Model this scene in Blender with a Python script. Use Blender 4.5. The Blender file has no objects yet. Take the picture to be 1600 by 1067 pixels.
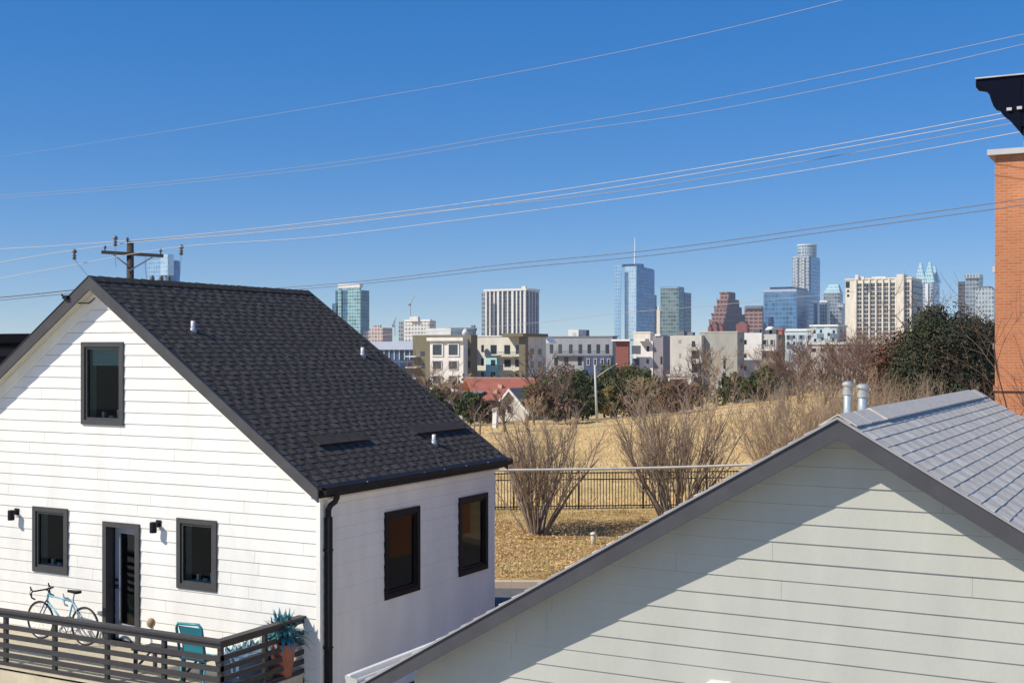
import bpy, math, random
from mathutils import Vector, noise as mnoise

scene = bpy.context.scene
COL = scene.collection
R = math.radians

# ---------------------------------------------------------------- camera model
FPX, HY, CXP, ZC = 1964.0, 547.0, 800.0, 6.3       # focal length / horizon / centre in the photo's pixels, eye height
SN, CS = 0.4757, 0.8796                              # yaw of the view against the street grid

def cw(xc, yc, z=0.0):
    """side offset, depth and height as seen from the balcony -> street grid coordinates"""
    return Vector((CS * xc - SN * yc, SN * xc + CS * yc, z))

def at(px, py, d):
    return cw((px - CXP) / FPX * d, d, ZC - (py - HY) / FPX * d)

def on_y(px, py, Y):
    r = (px - CXP) / FPX
    return at(px, py, Y / (SN * r + CS))

def on_x(px, py, X):
    r = (px - CXP) / FPX
    return at(px, py, X / (CS * r - SN))

# ---------------------------------------------------------------- materials
MATS = {}

def new_mat(name):
    m = bpy.data.materials.new(name)
    m.use_nodes = True
    MATS[name] = m
    nt = m.node_tree
    b = nt.nodes['Principled BSDF']
    return m, nt, b

def mat(name, col, rough=0.6, var=0.12, scale=3.0, bump=0.0, bscale=40.0, metal=0.0, spec=0.5, col2=None, detail=5.0, stretch=None):
    """plain surface with a slow two-tone noise and an optional fine bump"""
    m, nt, b = new_mat(name)
    N, L = nt.nodes, nt.links
    tc = N.new('ShaderNodeTexCoord')
    src = tc.outputs['Object']
    if stretch:
        mp = N.new('ShaderNodeMapping')
        mp.inputs['Scale'].default_value = stretch
        L.new(src, mp.inputs['Vector'])
        src = mp.outputs['Vector']
    nz = N.new('ShaderNodeTexNoise')
    nz.inputs['Scale'].default_value = scale
    nz.inputs['Detail'].default_value = detail
    nz.inputs['Roughness'].default_value = 0.65
    L.new(src, nz.inputs['Vector'])
    rp = N.new('ShaderNodeValToRGB')
    rp.color_ramp.elements[0].position = 0.3
    rp.color_ramp.elements[1].position = 0.7
    a = [c * (1 - var) for c in col]
    z = list(col2) if col2 else [min(1, c * (1 + var)) for c in col]
    rp.color_ramp.elements[0].color = (*a, 1)
    rp.color_ramp.elements[1].color = (*z, 1)
    L.new(nz.outputs['Fac'], rp.inputs['Fac'])
    L.new(rp.outputs['Color'], b.inputs['Base Color'])
    b.inputs['Roughness'].default_value = rough
    b.inputs['Metallic'].default_value = metal
    b.inputs['Specular IOR Level'].default_value = spec
    if bump > 0:
        n2 = N.new('ShaderNodeTexNoise')
        n2.inputs['Scale'].default_value = bscale
        n2.inputs['Detail'].default_value = 4
        L.new(src, n2.inputs['Vector'])
        bp = N.new('ShaderNodeBump')
        bp.inputs['Strength'].default_value = bump
        bp.inputs['Distance'].default_value = 0.02
        L.new(n2.outputs['Fac'], bp.inputs['Height'])
        L.new(bp.outputs['Normal'], b.inputs['Normal'])
    return m

def glass(name, tint=(0.7, 0.8, 0.78), refl=1.0):
    """window pane: see-through with a Fresnel reflection"""
    m = bpy.data.materials.new(name)
    m.use_nodes = True
    nt = m.node_tree
    N, L = nt.nodes, nt.links
    N.remove(N['Principled BSDF'])
    out = N['Material Output']
    tr = N.new('ShaderNodeBsdfTransparent')
    tr.inputs['Color'].default_value = (*tint, 1)
    gl = N.new('ShaderNodeBsdfGlossy')
    gl.inputs['Roughness'].default_value = 0.02
    gl.inputs['Color'].default_value = (0.9 * refl, 0.95 * refl, refl, 1)
    fr = N.new('ShaderNodeFresnel')
    fr.inputs['IOR'].default_value = 1.42
    mx = N.new('ShaderNodeMixShader')
    L.new(fr.outputs['Fac'], mx.inputs['Fac'])
    L.new(tr.outputs['BSDF'], mx.inputs[1])
    L.new(gl.outputs['BSDF'], mx.inputs[2])
    L.new(mx.outputs['Shader'], out.inputs['Surface'])
    MATS[name] = m
    return m

def facade(name, pane, frame, fh=4.0, bw=3.0, lf=0.2, vf=0.12, rough=0.12, metal=0.4, vary=0.35, frough=0.6):
    """curtain wall: panes in a grid of floor bands and mullions, every pane a shade of its own"""
    m, nt, b = new_mat(name)
    N, L = nt.nodes, nt.links
    tc = N.new('ShaderNodeTexCoord')
    sp = N.new('ShaderNodeSeparateXYZ')
    L.new(tc.outputs['Object'], sp.inputs[0])
    def math_(op, a, bb=None, val=None):
        n = N.new('ShaderNodeMath')
        n.operation = op
        L.new(a, n.inputs[0])
        if bb is not None:
            L.new(bb, n.inputs[1])
        elif val is not None:
            n.inputs[1].default_value = val
        return n.outputs[0]
    u = math_('ADD', sp.outputs['X'], sp.outputs['Y'])
    uu = math_('DIVIDE', u, val=bw)
    zz = math_('DIVIDE', sp.outputs['Z'], val=fh)
    lz = math_('LESS_THAN', math_('FRACT', zz), val=lf)
    lu = math_('LESS_THAN', math_('FRACT', uu), val=vf)
    mk = math_('MAXIMUM', lz, lu)
    cb = N.new('ShaderNodeCombineXYZ')
    L.new(math_('FLOOR', uu), cb.inputs[0])
    L.new(math_('FLOOR', zz), cb.inputs[1])
    wn = N.new('ShaderNodeTexWhiteNoise')
    L.new(cb.outputs[0], wn.inputs['Vector'])
    rp = N.new('ShaderNodeValToRGB')
    rp.color_ramp.elements[0].color = (*[c * (1 - vary) for c in pane], 1)
    rp.color_ramp.elements[1].color = (*[min(1, c * (1 + vary)) for c in pane], 1)
    L.new(wn.outputs['Value'], rp.inputs['Fac'])
    mx = N.new('ShaderNodeMix')
    mx.data_type = 'RGBA'
    L.new(mk, mx.inputs['Factor'])
    L.new(rp.outputs['Color'], mx.inputs['A'])
    mx.inputs['B'].default_value = (*frame, 1)
    L.new(mx.outputs['Result'], b.inputs['Base Color'])
    mr = N.new('ShaderNodeMapRange')
    L.new(mk, mr.inputs['Value'])
    mr.inputs['To Min'].default_value = rough
    mr.inputs['To Max'].default_value = frough
    L.new(mr.outputs['Result'], b.inputs['Roughness'])
    mm = N.new('ShaderNodeMapRange')
    L.new(mk, mm.inputs['Value'])
    mm.inputs['To Min'].default_value = metal
    mm.inputs['To Max'].default_value = 0.0
    L.new(mm.outputs['Result'], b.inputs['Metallic'])
    return m

# ---------------------------------------------------------------- mesh building
WORLD_OF = {}

class MB:
    def __init__(self):
        self.v, self.f, self.m = [], [], []
        self.mi = 0
    def quad(self, a, b, c, d):
        n = len(self.v)
        self.v += [tuple(a), tuple(b), tuple(c), tuple(d)]
        self.f.append((n, n + 1, n + 2, n + 3))
        self.m.append(self.mi)
    def tri(self, a, b, c):
        n = len(self.v)
        self.v += [tuple(a), tuple(b), tuple(c)]
        self.f.append((n, n + 1, n + 2))
        self.m.append(self.mi)
    def poly(self, pts):
        n = len(self.v)
        self.v += [tuple(p) for p in pts]
        self.f.append(tuple(range(n, n + len(pts))))
        self.m.append(self.mi)
    def hexa(self, p):
        n = len(self.v)
        self.v += [tuple(q) for q in p]
        for f in ((0, 3, 2, 1), (4, 5, 6, 7), (0, 1, 5, 4), (1, 2, 6, 5), (2, 3, 7, 6), (3, 0, 4, 7)):
            self.f.append(tuple(n + i for i in f))
            self.m.append(self.mi)
    def box(self, x0, x1, y0, y1, z0, z1):
        self.hexa([(x0, y0, z0), (x1, y0, z0), (x1, y1, z0), (x0, y1, z0), (x0, y0, z1), (x1, y0, z1), (x1, y1, z1), (x0, y1, z1)])
    def bar(self, a, b, w, h, up=(0, 0, 1)):
        """rectangular bar from a to b"""
        a, b = Vector(a), Vector(b)
        d = (b - a).normalized()
        up = Vector(up)
        if abs(d.dot(up)) > 0.98:
            up = Vector((1, 0, 0))
        s = d.cross(up).normalized() * (w / 2)
        t = s.cross(d).normalized() * (h / 2)
        self.hexa([a - s - t, a + s - t, b + s - t, b - s - t, a - s + t, a + s + t, b + s + t, b - s + t])
    def prism_y(self, pts, y0, y1):
        """polygon in x,z swept along y"""
        n = len(self.v)
        k = len(pts)
        self.v += [(x, y0, z) for x, z in pts] + [(x, y1, z) for x, z in pts]
        self.f.append(tuple(n + i for i in range(k)))
        self.m.append(self.mi)
        self.f.append(tuple(n + k + i for i in reversed(range(k))))
        self.m.append(self.mi)
        for i in range(k):
            j = (i + 1) % k
            self.f.append((n + j, n + i, n + k + i, n + k + j))
            self.m.append(self.mi)
    def prism_z(self, pts, z0, z1):
        n = len(self.v)
        k = len(pts)
        self.v += [(x, y, z0) for x, y in pts] + [(x, y, z1) for x, y in pts]
        self.f.append(tuple(n + i for i in reversed(range(k))))
        self.f.append(tuple(n + k + i for i in range(k)))
        self.m += [self.mi] * 2
        for i in range(k):
            j = (i + 1) % k
            self.f.append((n + i, n + j, n + k + j, n + k + i))
            self.m.append(self.mi)
    def tube(self, pts, r0, r1=None, n=6, cap=True):
        r1 = r0 if r1 is None else r1
        pts = [Vector(p) for p in pts]
        k = len(pts)
        base = len(self.v)
        u = None
        for i, p in enumerate(pts):
            d = (pts[min(i + 1, k - 1)] - pts[max(i - 1, 0)])
            if d.length < 1e-9:
                d = Vector((0, 0, 1))
            d.normalize()
            if u is None:
                h = Vector((0, 0, 1)) if abs(d.z) < 0.9 else Vector((1, 0, 0))
                u = d.cross(h).normalized()
            else:
                u = (u - d * u.dot(d))
                u = u.normalized() if u.length > 1e-6 else d.orthogonal().normalized()
            w = d.cross(u)
            r = r0 + (r1 - r0) * i / max(1, k - 1)
            for j in range(n):
                a = 2 * math.pi * j / n
                self.v.append(tuple(p + u * (r * math.cos(a)) + w * (r * math.sin(a))))
        for i in range(k - 1):
            for j in range(n):
                a, b = base + i * n + j, base + i * n + (j + 1) % n
                self.f.append((a, b, b + n, a + n))
                self.m.append(self.mi)
        if cap:
            self.f.append(tuple(base + j for j in reversed(range(n))))
            self.f.append(tuple(base + (k - 1) * n + j for j in range(n)))
            self.m += [self.mi] * 2
    def lathe(self, c, prof, n=16):
        """prof: list of (radius, height above c)"""
        c = Vector(c)
        base = len(self.v)
        for r, h in prof:
            for j in range(n):
                a = 2 * math.pi * j / n
                self.v.append((c.x + r * math.cos(a), c.y + r * math.sin(a), c.z + h))
        for i in range(len(prof) - 1):
            for j in range(n):
                a, b = base + i * n + j, base + i * n + (j + 1) % n
                self.f.append((a, b, b + n, a + n))
                self.m.append(self.mi)
        k = len(prof)
        self.f.append(tuple(base + j for j in reversed(range(n))))
        self.f.append(tuple(base + (k - 1) * n + j for j in range(n)))
        self.m += [self.mi] * 2
    def ring(self, c, r, tr, axis='y', n=28, k=6):
        """torus whose axle runs along x or y"""
        pts = []
        for i in range(n + 1):
            a = 2 * math.pi * i / n
            if axis == 'y':
                pts.append((c[0] + r * math.cos(a), c[1], c[2] + r * math.sin(a)))
            else:
                pts.append((c[0], c[1] + r * math.cos(a), c[2] + r * math.sin(a)))
        self.tube(pts, tr, tr, k, cap=False)
    def build(self, name, m, parent=None, smooth=False):
        off = Vector((0, 0, 0)) if parent is None else WORLD_OF[parent.name]
        me = bpy.data.meshes.new(name)
        if off.length:
            vv = [(x - off.x, y - off.y, z - off.z) for x, y, z in self.v]
        else:
            vv = self.v
        me.from_pydata(vv, [], self.f)
        ms = m if isinstance(m, (list, tuple)) else [m]
        for q in ms:
            me.materials.append(MATS[q] if isinstance(q, str) else q)
        if len(ms) > 1:
            me.polygons.foreach_set('material_index', self.m)
        if smooth:
            me.polygons.foreach_set('use_smooth', [True] * len(me.polygons))
        me.update()
        o = bpy.data.objects.new(name, me)
        COL.objects.link(o)
        if parent is not None:
            o.parent = parent
        WORLD_OF[o.name] = off
        return o

def tag(o, label=None, cat=None, group=None, kind=None):
    if label: o['label'] = label
    if cat: o['category'] = cat
    if group: o['group'] = group
    if kind: o['kind'] = kind
    return o

def thing(name, loc, label, cat, group=None):
    o = bpy.data.objects.new(name, None)
    o.empty_display_size = 0.3
    COL.objects.link(o)
    o.location = loc
    WORLD_OF[o.name] = Vector(loc)
    return tag(o, label, cat, group)

def copy_tree(o, parent=None):
    c = o.copy()
    COL.objects.link(c)
    if parent is not None:
        c.parent = parent
    WORLD_OF[c.name] = WORLD_OF[o.name].copy()
    for ch in [x for x in COL.objects if x.parent == o]:
        copy_tree(ch, c)
    return c

def lerp(a, b, t): return a + (b - a) * t

def curve_at(tab, x):
    if x <= tab[0][0]: return tab[0][1]
    for (x0, y0), (x1, y1) in zip(tab, tab[1:]):
        if x <= x1:
            return lerp(y0, y1, (x - x0) / (x1 - x0))
    return tab[-1][1]

# ---------------------------------------------------------------- palette
mat('white_siding_paint', (0.815, 0.795, 0.74), 0.55, 0.085, 1.3, 0.12, 60, stretch=(1.2, 1.2, .45))
mat('greige_siding_paint', (0.425, 0.435, 0.388), 0.6, 0.075, 1.3, 0.12, 50, stretch=(1.2, 1.2, .45))
mat('inner_wall', (0.055, 0.05, 0.046), 0.9, 0.1)
mat('soffit_paint', (0.62, 0.58, 0.47), 0.6, 0.05)
mat('charcoal_metal', (0.045, 0.045, 0.05), 0.45, 0.15, 4)
mat('dark_trim', (0.075, 0.073, 0.076), 0.6, 0.15, 3, spec=.2)
mat('black_metal', (0.012, 0.012, 0.015), 0.55, 0.2, 5, spec=.22)
mat('window_frame_paint', (0.062, 0.060, 0.058), 0.45, 0.12, 4)
mat('black_frame', (0.008, 0.008, 0.010), 0.55, 0.1, spec=.2)
mat('jamb_paint', (0.62, 0.72, 0.66), 0.7, 0.1)
mat('blind_cloth', (0.42, 0.55, 0.55), 0.8, 0.06)
mat('shingle_a', (0.080, 0.073, 0.067), 0.9, 0.25, 9, 0.2, 120, spec=.12)
mat('shingle_b', (0.056, 0.051, 0.047), 0.9, 0.25, 9, 0.2, 120, spec=.12)
mat('shingle_c', (0.095, 0.087, 0.080), 0.9, 0.25, 9, 0.2, 120, spec=.12)
mat('grey_shingle_a', (0.64, 0.595, 0.515), 0.95, 0.14, 14, 0.25, 90, spec=.08)
mat('grey_shingle_b', (0.57, 0.53, 0.46), 0.95, 0.14, 14, 0.25, 90, spec=.08)
mat('grey_shingle_c', (0.70, 0.655, 0.57), 0.95, 0.14, 14, 0.25, 90, spec=.08)
mat('slate_trim', (0.066, 0.067, 0.075), 0.6, 0.15, 3, spec=.2)
mat('slate_dark', (0.06, 0.06, 0.07), 0.55, 0.1, 3)
mat('white_metal', (0.80, 0.80, 0.78), 0.4, 0.04)
mat('galvanised', (0.40, 0.46, 0.50), 0.5, 0.15, 8, metal=0.25)
mat('edge_metal', (0.30, 0.30, 0.31), 0.5, 0.1)
mat('galvanised_cap', (0.46, 0.45, 0.42), 0.5, 0.2, 12, metal=0.4)
mat('pvc_white', (0.75, 0.75, 0.74), 0.4, 0.05)
mat('door_paint', (0.33, 0.34, 0.37), 0.45, 0.06)
mat('door_kick', (0.72, 0.70, 0.62), 0.5, 0.06)
mat('deck_boards', (0.52, 0.46, 0.33), 0.75, 0.15, 2.5, 0.2, 40, stretch=(1, 6, 1))
mat('rail_paint', (0.034, 0.032, 0.034), 0.55, 0.25, 5)
mat('asphalt', (0.13, 0.13, 0.13), 0.9, 0.25, 1.2, 0.4, 90)
mat('concrete', (0.60, 0.49, 0.38), 0.85, 0.12, 2.0, 0.3, 60)
mat('pole_wood', (0.060, 0.045, 0.036), 0.85, 0.3, 6, 0.4, 30, stretch=(6, 6, 0.6))
mat('porcelain', (0.20, 0.20, 0.21), 0.25, 0.2)
mat('pale_wire', (0.60, 0.58, 0.54), 0.55, 0.1)
mat('mid_wire', (0.36, 0.35, 0.35), 0.6, 0.1)
mat('dark_wire', (0.17, 0.18, 0.21), 0.6, 0.1)
glass('pane_clear', (.62, .74, .70), .5)
glass('pane_dark', (0.42, 0.50, 0.46), .8)
# ================================================================ houses close by
def cut(seg, holes):
    out = [seg]
    for h0, h1 in holes:
        nxt = []
        for a, b in out:
            if h1 <= a or h0 >= b:
                nxt.append((a, b))
                continue
            if h0 > a: nxt.append((a, h0))
            if h1 < b: nxt.append((h1, b))
        out = nxt
    return out

def siding(mb, axis, plane, u0, u1, z0, z1, course, holes=(), gable=None, rnd=None, lap=0.017, plank=3.66, gap=0.003, reveal=0.0):
    """lapped boards on a wall facing -y ('y') or +x ('x'); gable = (ridge u, ridge z, pitch)"""
    rnd = rnd or random.Random(3)
    def P(u, z, off):
        return (u, plane - off, z) if axis == 'y' else (plane + off, u, z)
    def lim(z):
        a, b = u0, u1
        if gable:
            hw = (gable[1] - z) / gable[2]
            a, b = max(a, gable[0] - hw), min(b, gable[0] + hw)
        return a, b
    z = z0
    while z < z1 - 1e-4:
        za, zn = z, min(z + course, z1)
        zb = zn - reveal
        lv = sorted({za, zb} | {h for H in holes for h in (H[2], H[3]) if za < h < zb})
        js = []
        j = u0 + rnd.uniform(0.4, plank)
        while j < u1:
            js.append((j, j + gap))
            j += plank if rnd.random() < 0.8 else plank * rnd.uniform(0.5, 0.9)
        jit = rnd.uniform(-0.0015, 0.0015)
        for a, b in zip(lv, lv[1:]):
            oa = lap + jit - (lap - 0.004) * (a - za) / course
            ob = lap + jit - (lap - 0.004) * (b - za) / course
            la, ra = lim(a)
            lb, rb = lim(b)
            if ra - la < 0.02: continue
            hs = [(H[0], H[1]) for H in holes if H[2] < (a + b) / 2 < H[3]]
            for s, t in cut((la, ra), hs + js):
                s2 = max(s, lb) if s == la else s
                t2 = min(t, rb) if t == ra else t
                if s == la: s2 = lb
                if t == ra: t2 = rb
                if t2 < s2: s2 = t2 = (s2 + t2) / 2
                mb.quad(P(s, a, oa), P(t, a, oa), P(t2, b, ob), P(s2, b, ob))
                if a == za:
                    mb.quad(P(s, a, -0.002), P(t, a, -0.002), P(t, a, oa), P(s, a, oa))
        z = zn

def wall_with_holes(mb, axis, p0, p1, u0, u1, z0, z1, holes):
    """solid wall behind the boards, p0..p1 thick, with rectangular openings"""
    zs = sorted({z0, z1} | {h for H in holes for h in (H[2], H[3]) if z0 < h < z1})
    for a, b in zip(zs, zs[1:]):
        hs = [(H[0], H[1]) for H in holes if H[2] < (a + b) / 2 < H[3]]
        for s, t in cut((u0, u1), hs):
            if axis == 'y': mb.box(s, t, p0, p1, a, b)
            else: mb.box(p0, p1, s, t, a, b)

def shingles(mb, xa, za, dx, pitch, length, y0, y1, expo, rnd, t_hi=0.016, t_lo=0.006, wmin=0.10, wmax=0.30, holes=()):
    n = math.hypot(1, pitch)
    nv = Vector((dx * pitch / n, 0, 1 / n))
    sv = Vector((dx / n, 0, -pitch / n))
    o = Vector((xa, 0, za))
    def P(v, y, h): return o + sv * v + nv * h + Vector((0, y, 0))
    k = 0
    while k * expo < length - 0.01:
        va, vb = k * expo, min((k + 1) * expo, length)
        y = y0
        hi = rnd.random() < 0.5
        wob = rnd.uniform(-0.004, 0.004)
        while y < y1 - 1e-4:
            w = rnd.uniform(wmin, wmax)
            ye = min(y + w, y1)
            t = (t_hi if hi else t_lo) + rnd.uniform(-0.001, 0.001)
            mb.mi = (rnd.choice((0, 0, 2)) if hi else 1)
            ve = vb + wob + rnd.uniform(-0.002, 0.002)
            mb.quad(P(va, y, 0.002), P(ve, y, t), P(ve, ye, t), P(va, ye, 0.002)) if dx > 0 else mb.quad(P(va, ye, 0.002), P(ve, ye, t), P(ve, y, t), P(va, y, 0.002))
            mb.quad(P(ve, y, t), P(ve, y, -0.004), P(ve, ye, -0.004), P(ve, ye, t))
            mb.tri(P(va, y, 0.002), P(ve, y, -0.004), P(ve, y, t))
            mb.tri(P(va, ye, 0.002), P(ve, ye, t), P(ve, ye, -0.004))
            y = ye
            hi = not hi
        k += 1

def window(root, axis, plane, u0, u1, z0, z1, fm, pm, fw=0.085, blind=None, jamb='jamb_paint'):
    """casing, sash, pane and lining of one window; the casing stands 30 mm proud of the boards"""
    def bx(mb, a, b, c, d, near, far):
        if axis == 'y': mb.box(a, b, plane - near, plane - far, c, d)
        else: mb.box(plane + far, plane + near, a, b, c, d)
    fr = MB()
    for a, b, c, d in ((u0, u1, z1 - fw, z1), (u0, u1, z0, z0 + fw), (u0, u0 + fw, z0 + fw, z1 - fw), (u1 - fw, u1, z0 + fw, z1 - fw)):
        bx(fr, a, b, c, d, 0.045, -0.02)
    wf = fr.build('window', fm, root)
    a0, a1, c0, c1 = u0 + fw, u1 - fw, z0 + fw, z1 - fw
    s = 0.045
    sh = MB()
    for a, b, c, d in ((a0, a1, c1 - s, c1), (a0, a1, c0, c0 + s), (a0, a0 + s, c0 + s, c1 - s), (a1 - s, a1, c0 + s, c1 - s)):
        bx(sh, a, b, c, d, 0.015, -0.05)
    sh.build('sash', fm, wf)
    pn = MB()
    A0, A1, B0, B1 = a0 + s, a1 - s, c0 + s, c1 - s
    if axis == 'y': pn.quad((A0, plane + .02, B0), (A1, plane + .02, B0), (A1, plane + .02, B1), (A0, plane + .02, B1))
    else: pn.quad((plane - .02, A0, B0), (plane - .02, A1, B0), (plane - .02, A1, B1), (plane - .02, A0, B1))
    pn.build('pane', pm, wf)
    jm = MB()
    for a, b, c, d in ((a0, a1, c1 - .012, c1), (a0, a1, c0, c0 + .012), (a0, a0 + .012, c0 + .012, c1 - .012), (a1 - .012, a1, c0 + .012, c1 - .012)):
        bx(jm, a, b, c, d, -0.052, -0.24)
    jm.build('jamb', jamb, wf)
    if jamb == 'jamb_paint':
        sl2 = MB()
        bx(sl2, a0 + .013, a1 - .013, c0 + .0125, c0 + .03, -0.06, -0.30)
        for q_, w2, h2 in ((.30, .05, .11), (.52, .09, .05), (.72, .04, .16), (.86, .05, .07)):
            xx = lerp(a0, a1, q_)
            bx(sl2, xx - w2 / 2, xx + w2 / 2, c0 + .031, c0 + .03 + h2, -0.16, -0.22)
        sl2.build('sill', 'white_metal', wf)
    if blind:
        bl = MB()
        k = 9
        hgt = blind
        for i in range(k):
            zt = c1 - .05 - i * hgt / k
            bx(bl, a0 + .06, a1 - .06, zt - hgt / k * .82, zt, -0.10 - 0.004 * (i % 2), -0.115)
        bl.build('blind', 'blind_cloth', wf)
    return wf

# ---------------------------------------------------------------- white house
XA, ZA, PW = -17.5, ZC + 1.32, 0.6986
YW, XW, YF, YB = 16.61, -12.56, 16.34, 22.70
XE = -12.40
ZE = ZA - (XE - XA) * PW
XL = 2 * XA - XW
white = thing('white_house', (XW, YW, 0), 'white lap-sided gable house with dark shingle roof and black gutter', 'house')

def px_rect_y(x0, y0, x1, y1, Y=YW):
    a, b = on_y(x0, y0, Y), on_y(x1, y1, Y)
    c = on_y(x0, y1, Y)
    return (a.x, b.x, min(b.z, c.z) if False else (b.z + c.z) / 2, (a.z + on_y(x1, y0, Y).z) / 2)

def rect_y(xl, xr, yt_l, yb_l, Y=YW):
    a, b, c = on_y(xl, yt_l, Y), on_y(xl, yb_l, Y), on_y(xr, yt_l, Y)
    return (a.x, c.x, b.z, a.z)

def rect_x(xl, xr, yt_l, yb_l, X=XW):
    a, b, c = on_x(xl, yt_l, X), on_x(xl, yb_l, X), on_x(xr, yt_l, X)
    return (a.y, c.y, b.z, a.z)

W_GABLE = rect_y(129, 194.5, 534.5, 662.5)
W_LEFT = rect_y(53, 107.5, 790, 891)
W_RIGHT = rect_y(278, 340, 808, 917)
D_RECT = rect_y(162.5, 219.5, 813.5, 999)
ZD = D_RECT[2] - 0.03                       # deck level
S_NEAR = rect_x(599.5, 653.8, 800.4, 937.5)
S_FAR = rect_x(715.4, 760.0, 777.7, 901)
inset = lambda H: (H[0] + .03, H[1] - .03, H[2] + .03, H[3] - .03)
front_holes = [inset(W_GABLE), inset(W_LEFT), inset(W_RIGHT), (D_RECT[0] + .03, D_RECT[1] - .03, D_RECT[2], D_RECT[3] - .03)]
side_holes = [inset(S_NEAR), inset(S_FAR)]
zw_top = ZA - (XW - XA) * PW - 0.20
rnd = random.Random(11)
mb = MB()
siding(mb, 'y', YW, XL, XW, 0.25, ZA - 0.16, 0.2055, front_holes, (XA, ZA - 0.16, PW), rnd, reveal=.006)
mb.build('front_siding', 'white_siding_paint', white)
mb = MB()
siding(mb, 'x', XW, YW, 22.40, 0.25, zw_top, 0.2055, side_holes, None, rnd, lap=0.017, gap=0, reveal=.005)
mb.build('side_siding', 'white_siding_paint', white)
mb = MB()
wall_with_holes(mb, 'y', YW + 0.003, YW + 0.16, XL + .01, XW - .165, 0, zw_top, front_holes)
wall_with_holes(mb, 'x', XW - 0.16, XW - 0.003, YW + .003, 22.38, 0, zw_top, side_holes)
mb.box(XL + .01, XW - .165, 22.2, 22.36, 0, zw_top)
mb.box(XL + .01, XL + .16, YW + .165, 22.19, 0, zw_top)
# gable triangle behind the boards, split round the upper window
for Y0, Y1 in ((YW + .003, YW + .16), (22.2, 22.36)):
    H = front_holes[0] if Y0 < 20 else None
    def tri_x(z): return (ZA - 0.2 - z) / PW
    zs = [zw_top + .001] + ([H[2], H[3]] if H else []) + [ZA - 0.24]
    for a, b in zip(zs, zs[1:]):
        if H and abs(a - H[2]) < 1e-6:
            mb.prism_y([(XA - tri_x(a), a), (H[0], a), (H[0], b), (XA - tri_x(b), b)], Y0, Y1)
            mb.prism_y([(H[1], a), (XA + tri_x(a), a), (XA + tri_x(b), b), (H[1], b)], Y0, Y1)
        else:
            mb.prism_y([(XA - tri_x(a), a), (XA + tri_x(a), a), (XA + tri_x(b), b), (XA - tri_x(b), b)], Y0, Y1)
mb.box(XL + .2, XW - .2, YW + .2, 22.15, ZD - .1, ZD)
mb.box(XL + .2, XW - .2, YW + .2, 22.15, ZD + 2.75, ZD + 2.95)
mb.box(XL + 3.4, XL + 3.5, YW + 1.2, 22.1, ZD + .01, ZD + 2.7)
mb.box(XW - 3.4, XW - 3.3, YW + 2.2, 22.1, ZD + .01, ZD + 2.7)
mb.build('wall', 'inner_wall', white)
mb = MB()
mb.box(XW - .06, XW + .022, YW - .024, YW + .05, 0.25, zw_top + .12)
mb.build('corner_board', 'white_siding_paint', white)
mb = MB()
mb.box(XW - .03, XW + .024, 22.36, 22.44, 0.25, zw_top)
mb.build('corner_board', 'white_siding_paint', white)

# roof: deck, shingles both sides, ridge caps, barge boards, soffits
mb = MB()
T = 0.14
for s in (1, -1):
    xe = XA + s * (XE - XA)
    pts = [(XA, ZA - .012), (xe, ZE - .012), (xe, ZE - T), (XA, ZA - T)]
    mb.prism_y(pts if s > 0 else pts[::-1], YF + .03, YB - .03)
roof = mb.build('roof', 'charcoal_metal', white)
mb = MB()
sl = (XE - XA) * math.hypot(1, PW) + 0.03
shingles(mb, XA, ZA, 1, PW, sl, YF + .005, YB, 0.140, random.Random(5), 0.0125, 0.004, 0.09, 0.19)
shingles(mb, XA, ZA, -1, PW, sl, YF + .005, YB, 0.28, random.Random(6), 0.018, 0.006, 0.25, 0.5)
mb.build('shingle_cover', ['shingle_a', 'shingle_b', 'shingle_c'], roof)
mb = MB()
y = YF
rr = random.Random(8)
while y < YB - .02:
    ye = min(y + .21, YB + .02)
    h = rr.uniform(-.003, .004)
    for s in (1, -1):
        a, b, c, d = (XA, y, ZA + .030 + h), (XA, ye, ZA + .018 + h), (XA + s * .15, ye, ZA - .15 * PW + .022 + h), (XA + s * .15, y, ZA - .15 * PW + .036 + h)
        mb.quad(*((a, d, c, b) if s > 0 else (a, b, c, d)))
        e, f = (XA, y, ZA), (XA + s * .15, y, ZA - .15 * PW)
        mb.quad(*((e, f, d, a) if s > 0 else (a, d, f, e)))
        g = (XA + s * .15, ye, ZA - .15 * PW)
        mb.quad(*((d, f, g, c) if s > 0 else (c, g, f, d)))
    y = ye
mb.build('ridge_cap', 'shingle_b', roof)
for s in (1, -1):
    for y0, y1 in ((YF - .03, YF + .004), (YB - .004, YB + .03)):
        mb = MB()
        xe = XA + s * (XE - XA + .02)
        ze = ZA - abs(xe - XA) * PW
        mb.prism_y([(XA, ZA + .012), (xe, ze + .012), (xe, ze - .20), (XA, ZA - .225)][::s], y0, y1)
        mb.build('barge_board', 'dark_trim', white)
        mb = MB()
        mb.prism_y([(XA, ZA + .028), (xe, ze + .028), (xe, ze + .014), (XA, ZA + .014)][::s], y0 - .012, y1)
        mb.build('drip_edge', 'charcoal_metal', white)
    mb = MB()
    xe = XA + s * (XE - XA - .01)
    ze = ZA - abs(xe - XA) * PW
    mb.prism_y([(XA, ZA - T - .002), (xe, ze - T - .002), (xe, ze - T - .03), (XA, ZA - T - .03)][::s], YF + .006, YW - .001)
    mb.build('soffit', 'soffit_paint', white)
    mb = MB()
    mb.prism_y([(XA, ZA - T - .032), (xe - s * .3, ze + .3 * PW - T - .032), (xe - s * .3, ze + .3 * PW - T - .27), (XA, ZA - T - .27)][::s], YW - .038, YW - .019)
    mb.build('frieze_board', 'white_siding_paint', white)
mb = MB()
mb.box(XW + .02, XE - .01, YW, 22.42, ZE - T - .05, ZE - T - .02)
mb.build('eave_soffit', 'soffit_paint', white)

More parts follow.
